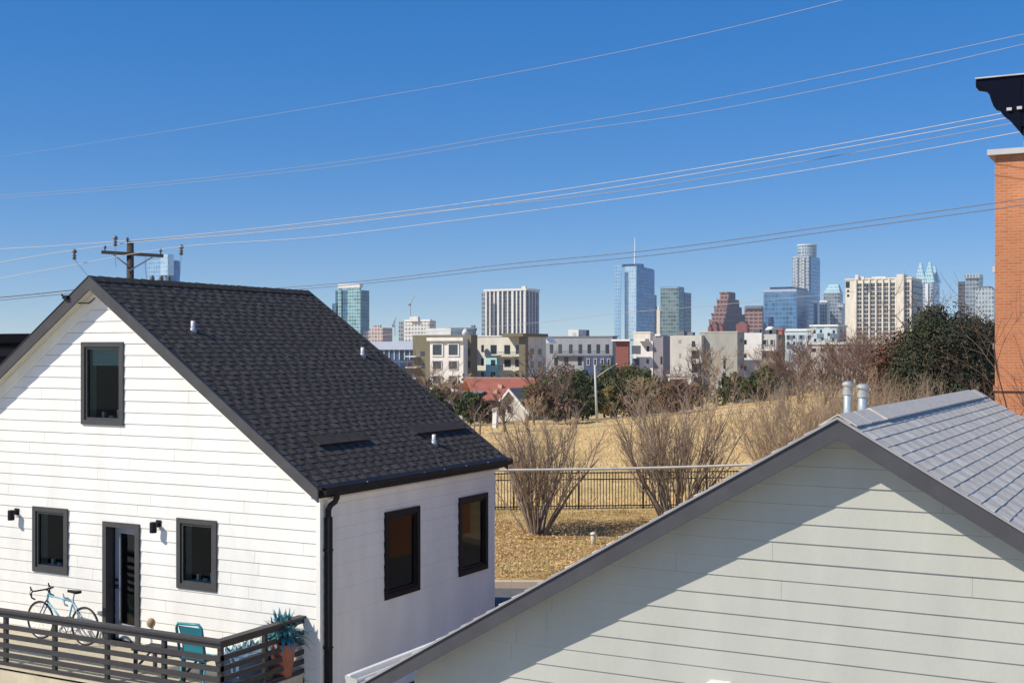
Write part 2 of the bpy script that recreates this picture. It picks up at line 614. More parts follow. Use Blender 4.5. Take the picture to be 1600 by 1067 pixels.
# gutter with leaf guard and bright screws, downpipe
gx = XE + .02
mb = MB()
prof = []
for i in range(9):
    a = math.pi + math.pi * i / 8
    prof.append((gx + .065 + .065 * math.cos(a), ZE - .02 + .085 * math.sin(a)))
outer = prof + [(gx + .13, ZE + .005), (gx + .122, ZE + .005)]
inner = [(gx + .065 + .057 * math.cos(math.pi + math.pi * i / 8), ZE - .02 + .077 * math.sin(math.pi + math.pi * i / 8)) for i in reversed(range(9))]
mb.prism_y(outer + inner, YF + .05, YB)
mb.box(gx - .02, gx, YF + .04, YB, ZE - .15, ZE - .005)
n0 = len(mb.v)
gut = mb.build('gutter', 'black_metal', white)
for yy in (YF + .06, YB - .004):
    mb = MB()
    mb.poly([(x, yy, z) for x, z in prof])
    mb.build('end_cap', 'black_metal', gut)
mb = MB()
mb.mi = 0
y = YF + .05
rr = random.Random(4)
while y < YB:
    ye = min(y + 1.2, YB)
    dz = rr.uniform(0, .012)
    mb.hexa([(gx - .05, y, ZE + .045), (gx + .125, y, ZE + .008 + dz), (gx + .125, ye - .01, ZE + .008), (gx - .05, ye - .01, ZE + .045),
             (gx - .05, y, ZE + .055), (gx + .125, y, ZE + .016 + dz), (gx + .125, ye - .01, ZE + .016), (gx - .05, ye - .01, ZE + .055)])
    y = ye
mb.build('leaf_guard', 'black_metal', gut)
for yy in (17.55, 19.35, 20.05, 20.85, 21.7):
    mb = MB()
    mb.lathe((gx + .105, yy, ZE + .014), [(.014, 0), (.014, .008), (.004, .012)], 8)
    mb.build('screw', 'white_metal', gut)
mb = MB()
dy = YW + .13
mb.tube([(gx + .065, dy, ZE - .08), (gx + .065, dy, ZE - .17), (gx + .03, dy, ZE - .24), (XW + .12, dy, ZE - .30), (XW + .075, dy, ZE - .38), (XW + .075, dy, ZE - .5)], .05, .05, 8)
mb.box(XW + .03, XW + .125, dy - .05, dy + .05, .1, ZE - .5)
for z in (1.4, 3.0):
    mb.box(XW + .012, XW + .13, dy - .065, dy + .065, z, z + .03)
mb.build('downpipe', 'black_metal', white)

# vents on the slope
sv = Vector((1, 0, -PW)).normalized()
nv = Vector((PW, 0, 1)).normalized()
def on_slope(px, py):
    """point of the right-hand slope seen at a pixel"""
    lo, hi = 15.0, 40.0
    for _ in range(60):
        m_ = (lo + hi) / 2
        p = at(px, py, m_)
        if p.z > ZA - (p.x - XA) * PW: lo = m_
        else: hi = m_
    return at(px, py, lo)
for (bx_, by_, h) in ((301.5, 516, .17), (566.5, 555, .165), (678, 692, .165)):
    b = on_slope(bx_, by_)
    mb = MB()
    mb.lathe((b.x, b.y, b.z - .06), [(.038, 0), (.038, h + .06), (.031, h + .062), (.031, h - .05)], 14)
    vp = mb.build('vent_pipe', 'pvc_white', white, True)
    mb = MB()
    mb.lathe((b.x, b.y, b.z - .05), [(.075, 0), (.06, .06), (.041, .10)], 12)
    mb.build('flashing_boot', 'galvanised', vp, True)
for (x0, y0, x1, y1) in ((497, 697, 574, 689), (649, 679, 727, 671)):
    a, b = on_slope(x0, y0), on_slope(x1, y1)
    mb = MB()
    up = -sv * .26
    c = (a.z + b.z) / 2
    xx = (a.x + b.x) / 2
    p0 = Vector((xx, a.y, c)) ; p1 = Vector((xx, b.y, c))
    p0.z = p1.z = ZA - (xx - XA) * PW
    q = [p0 + nv * .02, p1 + nv * .02, p1 + up + nv * .01, p0 + up + nv * .01, p0 + nv * .055 + sv * .02, p1 + nv * .055 + sv * .02, p1 + up + nv * .024, p0 + up + nv * .024]
    mb.hexa(q)
    mb.build('roof_vent', 'shingle_b', white)

# openings
window(white, 'y', YW, *W_GABLE, 'window_frame_paint', 'pane_clear', blind=.30)
window(white, 'y', YW, *W_LEFT, 'window_frame_paint', 'pane_clear')
window(white, 'y', YW, *W_RIGHT, 'window_frame_paint', 'pane_clear')
window(white, 'x', XW, *S_NEAR, 'black_frame', 'pane_dark', .10, jamb='inner_wall')
window(white, 'x', XW, *S_FAR, 'black_frame', 'pane_dark', .10, jamb='inner_wall')
x0, x1, z0, z1 = D_RECT
mb = MB()
fw = .09
mb.box(x0, x1, YW - .045, YW + .14, z1 - fw, z1)
mb.box(x0, x0 + fw, YW - .045, YW + .14, z0, z1 - fw)
mb.box(x1 - fw, x1, YW - .045, YW + .14, z0, z1 - fw)
mb.box(x0 - .02, x1 + .02, YW - .09, YW + .14, z0 - .03, z0)
door = mb.build('door', 'window_frame_paint', white)
# the leaf stands ajar, hung on the right
hx, hy = x1 - fw - .005, YW + .10
Ld = x1 - x0 - 2 * fw - .02
ang = R(9)
ca, sa = math.cos(ang), math.sin(ang)
def DL(u, t, z):      # u from the hinge, t thickness outwards
    return Vector((hx - u * ca + t * sa * -1, hy + u * sa - t * ca, z))
def dbox(mb, u0, u1, t0, t1, za, zb):
    mb.hexa([DL(u1, t0, za), DL(u0, t0, za), DL(u0, t1, za), DL(u1, t1, za), DL(u1, t0, zb), DL(u0, t0, zb), DL(u0, t1, zb), DL(u1, t1, zb)])
mb = MB()
zt = z1 - fw - .01
st = .11
dbox(mb, 0, st, 0, .045, z0 + .01, zt)
dbox(mb, Ld - st - .04, Ld, 0, .045, z0 + .01, zt)
dbox(mb, st, Ld - st - .04, 0, .045, zt - .12, zt)
dbox(mb, st, Ld - st - .04, 0, .045, z0 + .01, z0 + .30)
mb.build('door_leaf', 'door_paint', door)
mb = MB()
mb.quad(DL(Ld - st - .04, .022, z0 + .30), DL(st, .022, z0 + .30), DL(st, .022, zt - .12), DL(Ld - st - .04, .022, zt - .12))
mb.build('door_glass', 'pane_dark', door)
mb = MB()
dbox(mb, .03, Ld - .04, .046, .054, z0 + .04, z0 + .28)
mb.build('kick_plate', 'door_kick', door)
mb = MB()
dbox(mb, Ld - .10, Ld - .04, .045, .085, z0 + 1.06, z0 + 1.11)
mb.build('deadbolt', 'black_metal', door)
mb = MB()
dbox(mb, Ld - .10, Ld - .04, .045, .085, z0 + .93, z0 + 1.0)
dbox(mb, Ld - .16, Ld - .06, .085, .10, z0 + .955, z0 + .975)
mb.build('handle', 'black_metal', door)

for px, py in ((27.5, 797), (249, 815.5)):
    p = on_y(px, py, YW)
    mb = MB()
    mb.lathe((p.x, YW - .15, p.z - .17), [(.058, 0), (.062, .01), (.062, .18), (.05, .19)], 16)
    mb.box(p.x - .03, p.x + .03, YW - .10, YW - .03, p.z - .06, p.z + .0)
    mb.box(p.x - .055, p.x + .055, YW - .03, YW - .012, p.z - .08, p.z + .04)
    mb.build('wall_lamp', 'black_metal', white)
# little service bracket at the left rake with its loop of cable
mb = MB()
c = on_y(103, 465, YF - .05)
mb.box(c.x - .05, c.x + .06, YF - .09, YF - .03, c.z - .03, c.z + .04)
mb.bar((c.x - .04, YF - .06, c.z), (c.x - .10, YF - .06, c.z + .06), .025, .025)
mb.tube([(c.x, YF - .05, c.z - .02), (c.x + .12, YF + .1, c.z - .10), (c.x + .32, YF + .2, c.z - .10), (c.x + .50, YF + .26, c.z + .05), (c.x + .58, YF + .3, c.z + .16)], .012, .012, 5)
mb.build('service_bracket', 'black_metal', white)

# ---------------------------------------------------------------- grey-green house in front
GA, GZ, PG = -2.795, ZC - .600, 0.584
GF, GB, GW = 11.335, 19.50, 11.70
GEL, GER = -8.05, 2.55
grey = thing('grey_house', (GA, GF, 0), 'pale grey-green sided gable house with light grey shingle roof and two metal flues', 'house')
GH = GZ - .128
mb = MB()
siding(mb, 'y', GW, -7.55, 2.05, 1.4, GH, 0.1815, (), (GA, GH, PG), random.Random(23), lap=0.018, plank=4.9, gap=.002, reveal=.004)
mb.build('siding', 'greige_siding_paint', grey)
mb = MB()
zl = GH - 4.72 * PG
mb.box(-7.5, 2.0, GW + .003, GW + .14, 0, zl - .01)
mb.prism_y([(-7.5, zl - .008), (2.0, zl - .008), (GA + .03, GH - .03), (GA - .03, GH - .03)], GW + .003, GW + .14)
mb.build('sheathing', 'inner_wall', grey)
mb = MB()
mb.box(-7.5, 2.0, GB - .4, GB - .26, 0, zl)
mb.box(-7.5, -7.36, GW + .145, GB - .41, 0, zl)
mb.box(1.86, 2.0, GW + .145, GB - .41, 0, zl)
mb.prism_y([(-7.5, zl + .002), (2.0, zl + .002), (GA, GH)], GB - .4, GB - .26)
mb.build('wall', 'greige_siding_paint', grey)
mb = MB()
for xe, s in ((GEL, -1), (GER, 1)):
    ze = GZ - abs(xe - GA) * PG
    mb.prism_y([(GA, GZ - .012), (xe, ze - .012), (xe, ze - .10), (GA, GZ - .10)][::s], GF + .03, GB)
groof = mb.build('roof', 'slate_trim', grey)
mb = MB()
shingles(mb, GA, GZ, 1, PG, 6.2, GF - .02, GB + .02, 0.128, random.Random(31), 0.0085, 0.0065, 0.12, 0.30)
shingles(mb, GA, GZ, -1, PG, 6.1, GF - .02, GB + .02, 0.175, random.Random(32), 0.017, 0.013, 0.3, 0.9)
mb.build('shingle_cover', ['grey_shingle_a', 'grey_shingle_b', 'grey_shingle_c'], groof)
mb = MB()
def cap(y0, y1, hw, lift, th):
    for s in (1, -1):
        a, b = (GA, y0, GZ + lift + th), (GA, y1, GZ + lift + th)
        c, d = (GA + s * hw, y1, GZ - hw * PG + lift + th), (GA + s * hw, y0, GZ - hw * PG + lift + th)
        a2, b2 = (GA, y0, GZ + lift), (GA, y1, GZ + lift)
        c2, d2 = (GA + s * hw, y1, GZ - hw * PG + lift), (GA + s * hw, y0, GZ - hw * PG + lift)
        mb.hexa([a2, d2, c2, b2, a, d, c, b] if s > 0 else [a2, b2, c2, d2, a, b, c, d])
yy = GF - .02
while yy < GB - .1:
    cap(yy, min(yy + .34, GB + .02), .17, .012 + .004 * ((int(yy * 10)) % 2), .010)
    yy += .30
mb.build('ridge_cap', 'grey_shingle_a', groof)
mb = MB()
cap(12.55, 18.9, .18, .022, .014)
mb.build('ridge_vent', 'grey_shingle_a', groof)
for xe, s in ((GEL, -1), (GER, 1)):
    xe2 = xe + s * .02
    ze = GZ - abs(xe2 - GA) * PG
    for y0, y1 in ((GF - .025, GF + .02), (GB + .001, GB + .04)):
        mb = MB()
        mb.prism_y([(GA, GZ - .016), (xe2, ze - .016), (xe2, ze - .185), (GA, GZ - .20)][::s], y0, y1)
        mb.build('barge_board', 'slate_trim', grey)
        mb = MB()
        mb.prism_y([(GA, GZ + .004), (xe2, ze + .004), (xe2, ze - .018), (GA, GZ - .020)][::s], y0 - .022, y0 - .002 if y0 < 15 else y1)
        mb.build('drip_edge', 'edge_metal', grey)
    mb = MB()
    mb.prism_y([(GA, GZ - .102), (xe, GZ - abs(xe - GA) * PG - .102), (xe, GZ - abs(xe - GA) * PG - .125), (GA, GZ - .125)][::s], GF + .022, GW - .001)
    mb.build('soffit', 'slate_trim', grey)
# left eave gutter
ze = GZ - abs(GEL - GA) * PG
gz = ZC - 3.585
mb = MB()
mb.prism_y([(-8.07, gz - .15), (-8.19, gz - .15), (-8.225, gz - .02), (-8.225, gz), (-8.17, gz), (-8.17, gz - .012), (-8.205, gz - .02), (-8.175, gz - .135), (-8.085, gz - .135), (-8.085, gz - .03), (-8.07, gz - .03)], GF + .02, GB)
g2 = mb.build('gutter', 'white_metal', grey)
mb = MB()
mb.prism_y([(-8.065, gz - .16), (-8.19, gz - .16), (-8.235, gz - .004), (-8.065, gz - .03)], GF + .0, GF + .018)
mb.build('end_cap', 'greige_siding_paint', g2)
# flues: feet on the far slope, just behind the ridge
def on_far_slope(px, pytop, X):
    p = on_x(px, pytop, X)
    return p
for px, ytop, X, rad in ((1324.5, 593, -3.35, .045), (1348, 597, -3.20, .052)):
    p = on_x(px, ytop, X)
    zb = GZ - (GA - X) * PG
    h = p.z - zb
    mb = MB()
    mb.lathe((X, p.y, zb - .1), [(rad, 0), (rad, h + .02)], 20)
    fl = mb.build('flue', 'galvanised', grey, True)
    mb = MB()
    mb.lathe((X, p.y, zb + h - .17), [(rad * 1.04, 0), (rad * 1.26, .006), (rad * 1.26, .06), (rad * 1.05, .064), (rad * 1.05, .10), (rad * 1.40, .104), (rad * 1.40, .126), (rad * 1.22, .138), (.7 * rad, .15), (.012, .155)], 20)
    mb.build('flue_cap', 'galvanised_cap', fl)
    mb = MB()
    mb.lathe((X, p.y, zb - .05), [(rad * 1.9, 0), (rad * 1.5, .1), (rad * 1.05, .2)], 16)
    mb.build('flashing_boot', 'galvanised', fl, True)
# hood of a wall vent, its top just in the picture
p = on_y(1128, 1064, GW)
mb = MB()
pr = [(-.14, -.22), (.14, -.22), (.14, -.03), (.10, .0), (-.10, .0), (-.14, -.03)]
mb.prism_y([(p.x + a, p.z + b + .012) for a, b in pr], GW - .13, GW - .012)
mb.build('vent_hood', 'white_metal', grey)

# ---------------------------------------------------------------- deck, railing and what stands there
deck = MB()
DX0, DX1, DY0 = -23.2, -12.86, 14.50
y = DY0
while y < YW - .10:
    deck.box(DX0, DX1, y, y + .135, ZD - .03, ZD)
    y += .14
d = thing('deck', (DX1, DY0, 0), 'pale timber deck along the white house front, behind the slatted railing', 'deck')
deck.build('floor_boards', 'deck_boards', d)
mb = MB()
mb.box(DX0, DX1, DY0 - .03, DY0 - .002, ZD - .34, ZD - .06)
mb.box(DX1 + .002, DX1 + .03, DY0 - .03, YW - .1, ZD - .25, ZD - .002)
mb.build('rim_board', 'deck_boards', d)
for x in (-22, -19.5, -17, -15, -13):
    mb = MB()
    mb.box(x - .06, x + .06, DY0 + .05, DY0 + .17, 0, ZD - .031)
    mb.build('support_post', 'deck_boards', d)

corner = on_y(343, 1003, DY0 + .05)
RX, RY, RT = corner.x, DY0 + .05, corner.z
rail = thing('deck_railing', (RX, RY, ZD), 'dark slatted railing round the deck of the white house', 'railing')
end_y = on_x(481, 963, RX).y
for k, px in enumerate((5, 81.5, 163.5, 252.5)):
    p = on_y(px, 1000, RY)
    mb = MB()
    mb.box(p.x - .035, p.x + .035, RY + .028, RY + .09, ZD - .2, RT - .015)
    mb.build('post', 'rail_paint', rail)
mb = MB()
mb.box(RX - .07, RX + .0, RY + .03, RY + .10, ZD - .2, RT - .015)
mb.build('post', 'rail_paint', rail)
for yy in ((RY + end_y) / 2 + .05, end_y - .02):
    mb = MB()
    mb.box(RX - .095, RX - .028, yy - .035, yy + .035, ZD - .2, RT - .015 if yy < end_y - .1 else RT + .03)
    mb.build('post', 'rail_paint', rail)
mb = MB()
mb.box(-23.2, RX + .05, RY - .045, RY + .10, RT - .013, RT + .025)
mb.box(-23.2, RX + .02, RY - .002, RY + .026, RT - .10, RT - .0145)
mb.build('top_rail', 'rail_paint', rail)
mb = MB()
mb.box(RX - .10, RX + .05, RY + .102, end_y, RT - .013, RT + .025)
mb.box(RX - .026, RX + .0, RY + .102, end_y, RT - .10, RT - .0145)
mb.build('top_rail', 'rail_paint', rail)
for k in range(7):
    zt = RT - .215 - k * .158
    mb = MB()
    mb.box(-23.2, RX - .0, RY, RY + .026, zt - .082, zt)
    mb.build('slat', 'rail_paint', rail)
    mb = MB()
    mb.box(RX - .026, RX, RY + .028, end_y, zt - .082, zt)
    mb.build('slat', 'rail_paint', rail)

# bicycle
mat('bike_blue', (0.20, 0.47, 0.58), 0.3, 0.06)
mat('bike_navy', (0.03, 0.06, 0.16), 0.3, 0.06)
mat('rubber', (0.015, 0.015, 0.016), 0.7, 0.1)
mat('alloy', (0.45, 0.45, 0.46), 0.3, 0.1, metal=0.8)
BY = YW - .42
fwc, rwc = on_y(63.5, 972, BY), on_y(133, 984, BY)
WR = .335
fx_, rx_, wz = fwc.x, rwc.x, ZD + WR + .02
bike = thing('bicycle', ((fx_ + rx_) / 2, BY, ZD), 'light blue road bicycle with drop handlebars parked by the white house wall', 'bicycle')
for cx in (fx_, rx_):
    mb = MB()
    mb.ring((cx, BY, wz), WR, .017, 'y', 36, 6)
    wh = mb.build('wheel', 'rubber', bike, True)
    mb = MB()
    mb.ring((cx, BY, wz), WR - .024, .010, 'y', 36, 4)
    mb.build('rim', 'alloy', wh)
    mb = MB()
    for i in range(16):
        a = 2 * math.pi * i / 16
        mb.tube([(cx, BY + (.02 if i % 2 else -.02), wz), (cx + (WR - .03) * math.cos(a), BY, wz + (WR - .03) * math.sin(a))], .0022, .0022, 3, False)
    mb.tube([(cx, BY - .045, wz), (cx, BY + .045, wz)], .016, .016, 8)
    mb.build('spoke', 'alloy', wh)
L = rx_ - fx_
bb = Vector((fx_ + L * .60, BY, wz - .06))
seat_t = Vector((fx_ + L * .735, BY, wz + .44))
head_t, head_b = Vector((fx_ + L * .185, BY, wz + .50)), Vector((fx_ + L * .145, BY, wz + .37))
fA, rA = Vector((fx_, BY, wz)), Vector((rx_, BY, wz))
mb = MB()
mb.tube([head_t + Vector((.01, 0, -.03)), seat_t + Vector((-.01, 0, -.03))], .016, .016, 8)
mb.tube([head_b, bb], .019, .019, 8)
mb.tube([seat_t, bb], .017, .017, 8)
for s in (-.04, .04):
    mb.tube([bb + Vector((0, s * .6, 0)), rA + Vector((0, s, 0))], .010, .008, 6)
    mb.tube([seat_t + Vector((0, s * .4, -.04)), rA + Vector((0, s, 0))], .009, .007, 6)
mb.tube([head_t + Vector((0, 0, .02)), head_b - Vector((0, 0, .02))], .021, .021, 8)
mb.build('frame', 'bike_blue', bike, True)
mb = MB()
for s in (-.045, .045):
    mb.tube([head_b + Vector((0, s * .4, 0)), head_b + Vector((-.02, s, -.06)), fA + Vector((.03, s, .12)), fA + Vector((0, s, 0))], .014, .008, 6)
mb.build('fork', 'bike_navy', bike, True)
mb = MB()
st_ = head_t + Vector((0, 0, .05))
mb.tube([head_t, st_, st_ + Vector((-.08, 0, .02))], .014, .014, 7)
cbar = st_ + Vector((-.08, 0, .02))
for s in (-1, 1):
    mb.tube([cbar, cbar + Vector((0, s * .17, .005)), cbar + Vector((-.03, s * .20, 0)), cbar + Vector((-.10, s * .205, -.01)), cbar + Vector((-.14, s * .21, -.06)), cbar + Vector((-.12, s * .21, -.13)), cbar + Vector((-.03, s * .215, -.15))], .015, .015, 7)
    mb.tube([cbar + Vector((-.12, s * .205, .0)), cbar + Vector((-.16, s * .205, .05)), cbar + Vector((-.155, s * .205, .07))], .014, .012, 6)
    mb.tube([cbar + Vector((-.15, s * .205, .03)), cbar + Vector((-.18, s * .205, -.05)), cbar + Vector((-.165, s * .205, -.10))], .006, .005, 5)
mb.build('handlebar', 'black_metal', bike, True)
mb = MB()
top = seat_t + Vector((.035, 0, .13))
mb.tube([seat_t, top], .013, .013, 7)
mb.build('seat_post', 'alloy', bike)
mb = MB()
outl = [(-.17, .012), (-.08, .022), (.02, .05), (.09, .07), (.125, .05), (.125, -.05), (.09, -.07), (.02, -.05), (-.08, -.022), (-.17, -.012)]
mb.prism_z([(top.x + a, top.y + b) for a, b in outl], top.z, top.z + .045)
mb.build('saddle', 'black_metal', bike)
mb = MB()
mb.ring((bb.x, BY - .05, bb.z), .085, .006, 'y', 20, 4)
mb.tube([bb + Vector((0, -.06, 0)), bb + Vector((.09, -.07, -.14))], .010, .009, 5)
mb.tube([bb + Vector((0, .06, 0)), bb + Vector((-.09, .07, .14))], .010, .009, 5)
mb.box(bb.x + .05, bb.x + .13, BY - .15, BY - .07, bb.z - .155, bb.z - .135)
mb.box(bb.x - .13, bb.x - .05, BY + .07, BY + .15, bb.z + .135, bb.z + .155)
mb.tube([bb + Vector((0, -.05, .085)), rA + Vector((0, -.05, .04))], .004, .004, 4)
mb.tube([bb + Vector((0, -.05, -.085)), rA + Vector((0, -.05, -.04))], .004, .004, 4)
mb.build('crankset', 'black_metal', bike)
mb = MB()
mb.bar(rA + Vector((.03, .05, .0)), Vector((rA.x + .20, BY + .16, ZD + .01)), .014, .014)
mb.build('kickstand', 'alloy', bike)

# dark slatted bench
mat('dusk_wood', (0.040, 0.033, 0.045), 0.6, 0.2, 6)
b0 = on_y(214, 1040, DY0 + .75)
bench = thing('patio_bench', (b0.x + .5, DY0 + .9, ZD), 'dark slatted patio bench on the deck, behind the railing', 'bench')
bx0, bx1, by0 = b0.x, b0.x + 1.15, DY0 + .62
for i in range(5):
    mb = MB()
    mb.box(bx0, bx1, by0 + i * .10, by0 + i * .10 + .075, ZD + .40, ZD + .425)
    mb.build('seat_slat', 'dusk_wood', bench)
for x in (bx0 + .03, bx1 - .08):
    for yy in (by0 + .02, by0 + .46):
        mb = MB()
        mb.box(x, x + .05, yy, yy + .05, ZD, ZD + .399)
        mb.build('leg', 'dusk_wood', bench)
    mb = MB()
    mb.bar((x + .025, by0 + .05, ZD + .10), (x + .025, by0 + .48, ZD + .36), .03, .03)
    mb.build('brace', 'dusk_wood', bench)

# teal chair
mat('teal_paint', (0.025, 0.24, 0.30), 0.4, 0.1)
mat('teal_light', (0.10, 0.48, 0.55), 0.45, 0.08)
c0 = on_y(284, 1030, DY0 + .55)
ch = thing('patio_chair', (c0.x + .25, DY0 + .7, ZD), 'teal metal patio chair with a curved back on the deck', 'chair')
cx0, cx1, cy0 = c0.x, c0.x + .52, DY0 + .50
mb = MB()
mb.hexa([(cx0, cy0, ZD + .42), (cx1, cy0, ZD + .42), (cx1, cy0 + .45, ZD + .40), (cx0, cy0 + .45, ZD + .40), (cx0, cy0, ZD + .45), (cx1, cy0, ZD + .45), (cx1, cy0 + .45, ZD + .43), (cx0, cy0 + .45, ZD + .43)])
mb.build('seat', 'teal_light', ch)
mb = MB()
for i in range(6):
    t0, t1 = i / 6, (i + 1) / 6
    f = lambda t: (cy0 + .03 - .10 * t * t, ZD + .46 + .50 * t)
    (ya, za), (yb, zb) = f(t0), f(t1)
    mb.hexa([(cx0 + .04, ya, za), (cx1 - .04, ya, za), (cx1 - .04, ya + .025, za), (cx0 + .04, ya + .025, za), (cx0 + .04, yb, zb), (cx1 - .04, yb, zb), (cx1 - .04, yb + .025, zb), (cx0 + .04, yb + .025, zb)])
mb.build('backrest', 'teal_paint', ch)
mb = MB()
yb = cy0 - .07
mb.tube([(cx0 + .0, cy0 + .02, ZD + .44), (cx0, yb, ZD + .93), (cx0 + .04, yb - .01, ZD + 1.0), (cx1 - .05, yb - .01, ZD + 1.02), (cx1, yb, ZD + .96), (cx1, cy0 + .02, ZD + .44)], .024, .024, 7)
mb.build('back_frame', 'teal_paint', ch, True)
for x in (cx0 + .02, cx1 - .02):
    for yy, dy_ in ((cy0 + .04, -.06), (cy0 + .42, .05)):
        mb = MB()
        mb.tube([(x, yy, ZD + .42), (x, yy + dy_, ZD)], .018, .016, 6)
        mb.build('leg', 'teal_light', ch)

# tan globe on a short stand
mat('tan_ceramic', (0.38, 0.26, 0.13), 0.6, 0.25, 12)
p = on_y(236, 990, YW - .55)
g = thing('globe_finial', (p.x, p.y, ZD), 'small tan globe on a pale stand beside the door', 'ornament')
mb = MB()
mb.lathe((p.x, p.y, ZD), [(.10, 0), (.10, .03), (.03, .06), (.025, .48), (.05, .52), (.05, .54)], 14)
mb.build('stand', 'white_metal', g, True)
mb = MB()
mb.lathe((p.x, p.y, ZD + .54), [(.03, 0), (.062, .025), (.075, .065), (.07, .11), (.045, .145), (.012, .16)], 16)
mb.build('globe', 'tan_ceramic', g, True)

# potted agave, blue planter, low table behind the return of the railing
mat('terracotta', (0.36, 0.13, 0.085), 0.75, 0.2, 6)
mat('agave_leaf', (.085, .27, .30), 0.5, 0.3, 7)
mat('blue_glaze', (0.16, 0.27, 0.42), 0.3, 0.15, 6)
mat('soil', (0.05, 0.035, 0.025), 0.95, 0.2, 20)
q = on_y(441, 1030, YW - .42)
pot = thing('potted_plant', (q.x, q.y, ZD), 'bushy blue-green plant in a terracotta pot by the house corner', 'potted plant')
mb = MB()
mb.lathe((q.x, q.y, ZD), [(.15, 0), (.22, .50), (.25, .52), (.25, .57), (.21, .57), (.20, .53)], 22)
mb.build('pot', 'terracotta', pot, True)
mb = MB()
mb.lathe((q.x, q.y, ZD + .52), [(.20, 0), (.19, .015)], 18)
mb.build('soil', 'soil', pot)
mb = MB()
rr = random.Random(77)
for i in range(300):
    a = i * 2.39996
    el = R(84 - 88 * (i / 300) + rr.uniform(-8, 8))
    ln = rr.uniform(.20, .36)
    w = rr.uniform(.026, .040)
    pts = []
    d0 = Vector((math.cos(a) * math.cos(el), math.sin(a) * math.cos(el), math.sin(el)))
    side = Vector((-math.sin(a), math.cos(a), 0))
    base_ = Vector((q.x, q.y, ZD + .70)) + d0 * rr.uniform(.02, .16) + Vector((rr.uniform(-.1, .1), rr.uniform(-.1, .1), rr.uniform(-.1, .05)))
    last = None
    for k in range(5):
        t = k / 4
        c_ = base_ + d0 * (ln * t) + Vector((0, 0, -.20 * t * t * math.cos(el)))
        ww = w * (1 - t) ** .7 * (1 if k else .8)
        cur = (c_ - side * ww, c_ + side * ww, c_ + Vector((0, 0, -.018 * (1 - t))))
        if last:
            mb.quad(last[0], last[2], cur[2], cur[0])
            mb.quad(last[2], last[1], cur[1], cur[2])
        last = cur
mb.build('leaves', 'agave_leaf', pot)
q2 = on_x(385, 1040, RX - .55)
pl = thing('planter_box', (q2.x, q2.y, ZD), 'blue glazed planter box with low sprigs behind the return railing', 'planter')
mb = MB()
mb.hexa([(q2.x - .2, q2.y - .42, ZD), (q2.x + .2, q2.y - .42, ZD), (q2.x + .2, q2.y + .42, ZD), (q2.x - .2, q2.y + .42, ZD),
         (q2.x - .25, q2.y - .48, ZD + .42), (q2.x + .25, q2.y - .48, ZD + .42), (q2.x + .25, q2.y + .48, ZD + .42), (q2.x - .25, q2.y + .48, ZD + .42)])
mb.build('box', 'blue_glaze', pl)
mb = MB()
mb.box(q2.x - .26, q2.x + .26, q2.y - .49, q2.y + .49, ZD + .421, ZD + .455)
mb.build('rim', 'blue_glaze', pl)
mb = MB()
for i in range(90):
    b_ = Vector((q2.x + rr.uniform(-.2, .2), q2.y + rr.uniform(-.42, .42), ZD + .455))
    e_ = b_ + Vector((rr.uniform(-.12, .12), rr.uniform(-.12, .12), rr.uniform(.06, .2)))
    s_ = Vector((rr.uniform(-1, 1), rr.uniform(-1, 1), 0)).normalized() * .02
    mb.quad(b_ - s_ * .4, (b_ + e_) / 2 - s_, e_, (b_ + e_) / 2 + s_)
mb.build('sprigs', 'agave_leaf', pl)

# the dark flat-roofed house showing behind the left rake
mat('ink_cladding', (0.004, 0.004, 0.006), 0.9, 0.2, 2, spec=.05)
mat('ink_band', (0.012, 0.013, 0.015), 0.9, 0.2, 2, spec=.05)
e = at(62, 521, 34)
dk = thing('dark_house', (e.x, e.y, 0), 'black flat-roofed house showing past the left roof edge of the white house', 'house')
mb = MB()
mb.box(e.x - 9, e.x, e.y, e.y + 7, 0, e.z - .25)
mb.build('wall', 'ink_cladding', dk)
mb = MB()
mb.box(e.x - 9.1, e.x + .1, e.y - .1, e.y + 7.1, e.z - .249, e.z)
mb.build('roof', 'ink_cladding', dk)
mb = MB()
mb.box(e.x - 9.05, e.x - .3, e.y - .05, e.y - .003, e.z - .62, e.z - .42)
mb.build('trim_band', 'ink_band', dk)
# ================================================================ ground
CREST = [(-.6, -.6), (-.1, -.35), (.03, -.1), (.06, .05), (.10, .35), (.153, 1.05), (.204, 2.0), (.305, 3.3), (.5, 4.5), (.8, 5.0)]
KERB = 33.4
def ground_z(xc, yc):
    if yc < KERB + .2: return 0.0
    c = curve_at(CREST, xc / yc)
    if yc < 50:
        t = (yc - KERB - .2) / (50 - KERB - .2)
        z = lerp(.14, .42, min(1, t * 2.2))
        return z
    if yc < 110:
        t = (yc - 50) / 60
        t = t * t * (3 - 2 * t)
        return lerp(.42, c, t) + .05 * math.sin(xc * .35 + yc * .2)
    if yc < 165:
        t = (yc - 110) / 55
        t = t * t * (3 - 2 * t)
        return lerp(c, -3.2, t)
    if yc < 500: return -3.2
    if yc < 1200: return lerp(-3.2, -12, (yc - 500) / 700)
    return -12.0

def on_ground(px, d):
    xc = (px - CXP) / FPX * d
    return cw(xc, d, ground_z(xc, d))

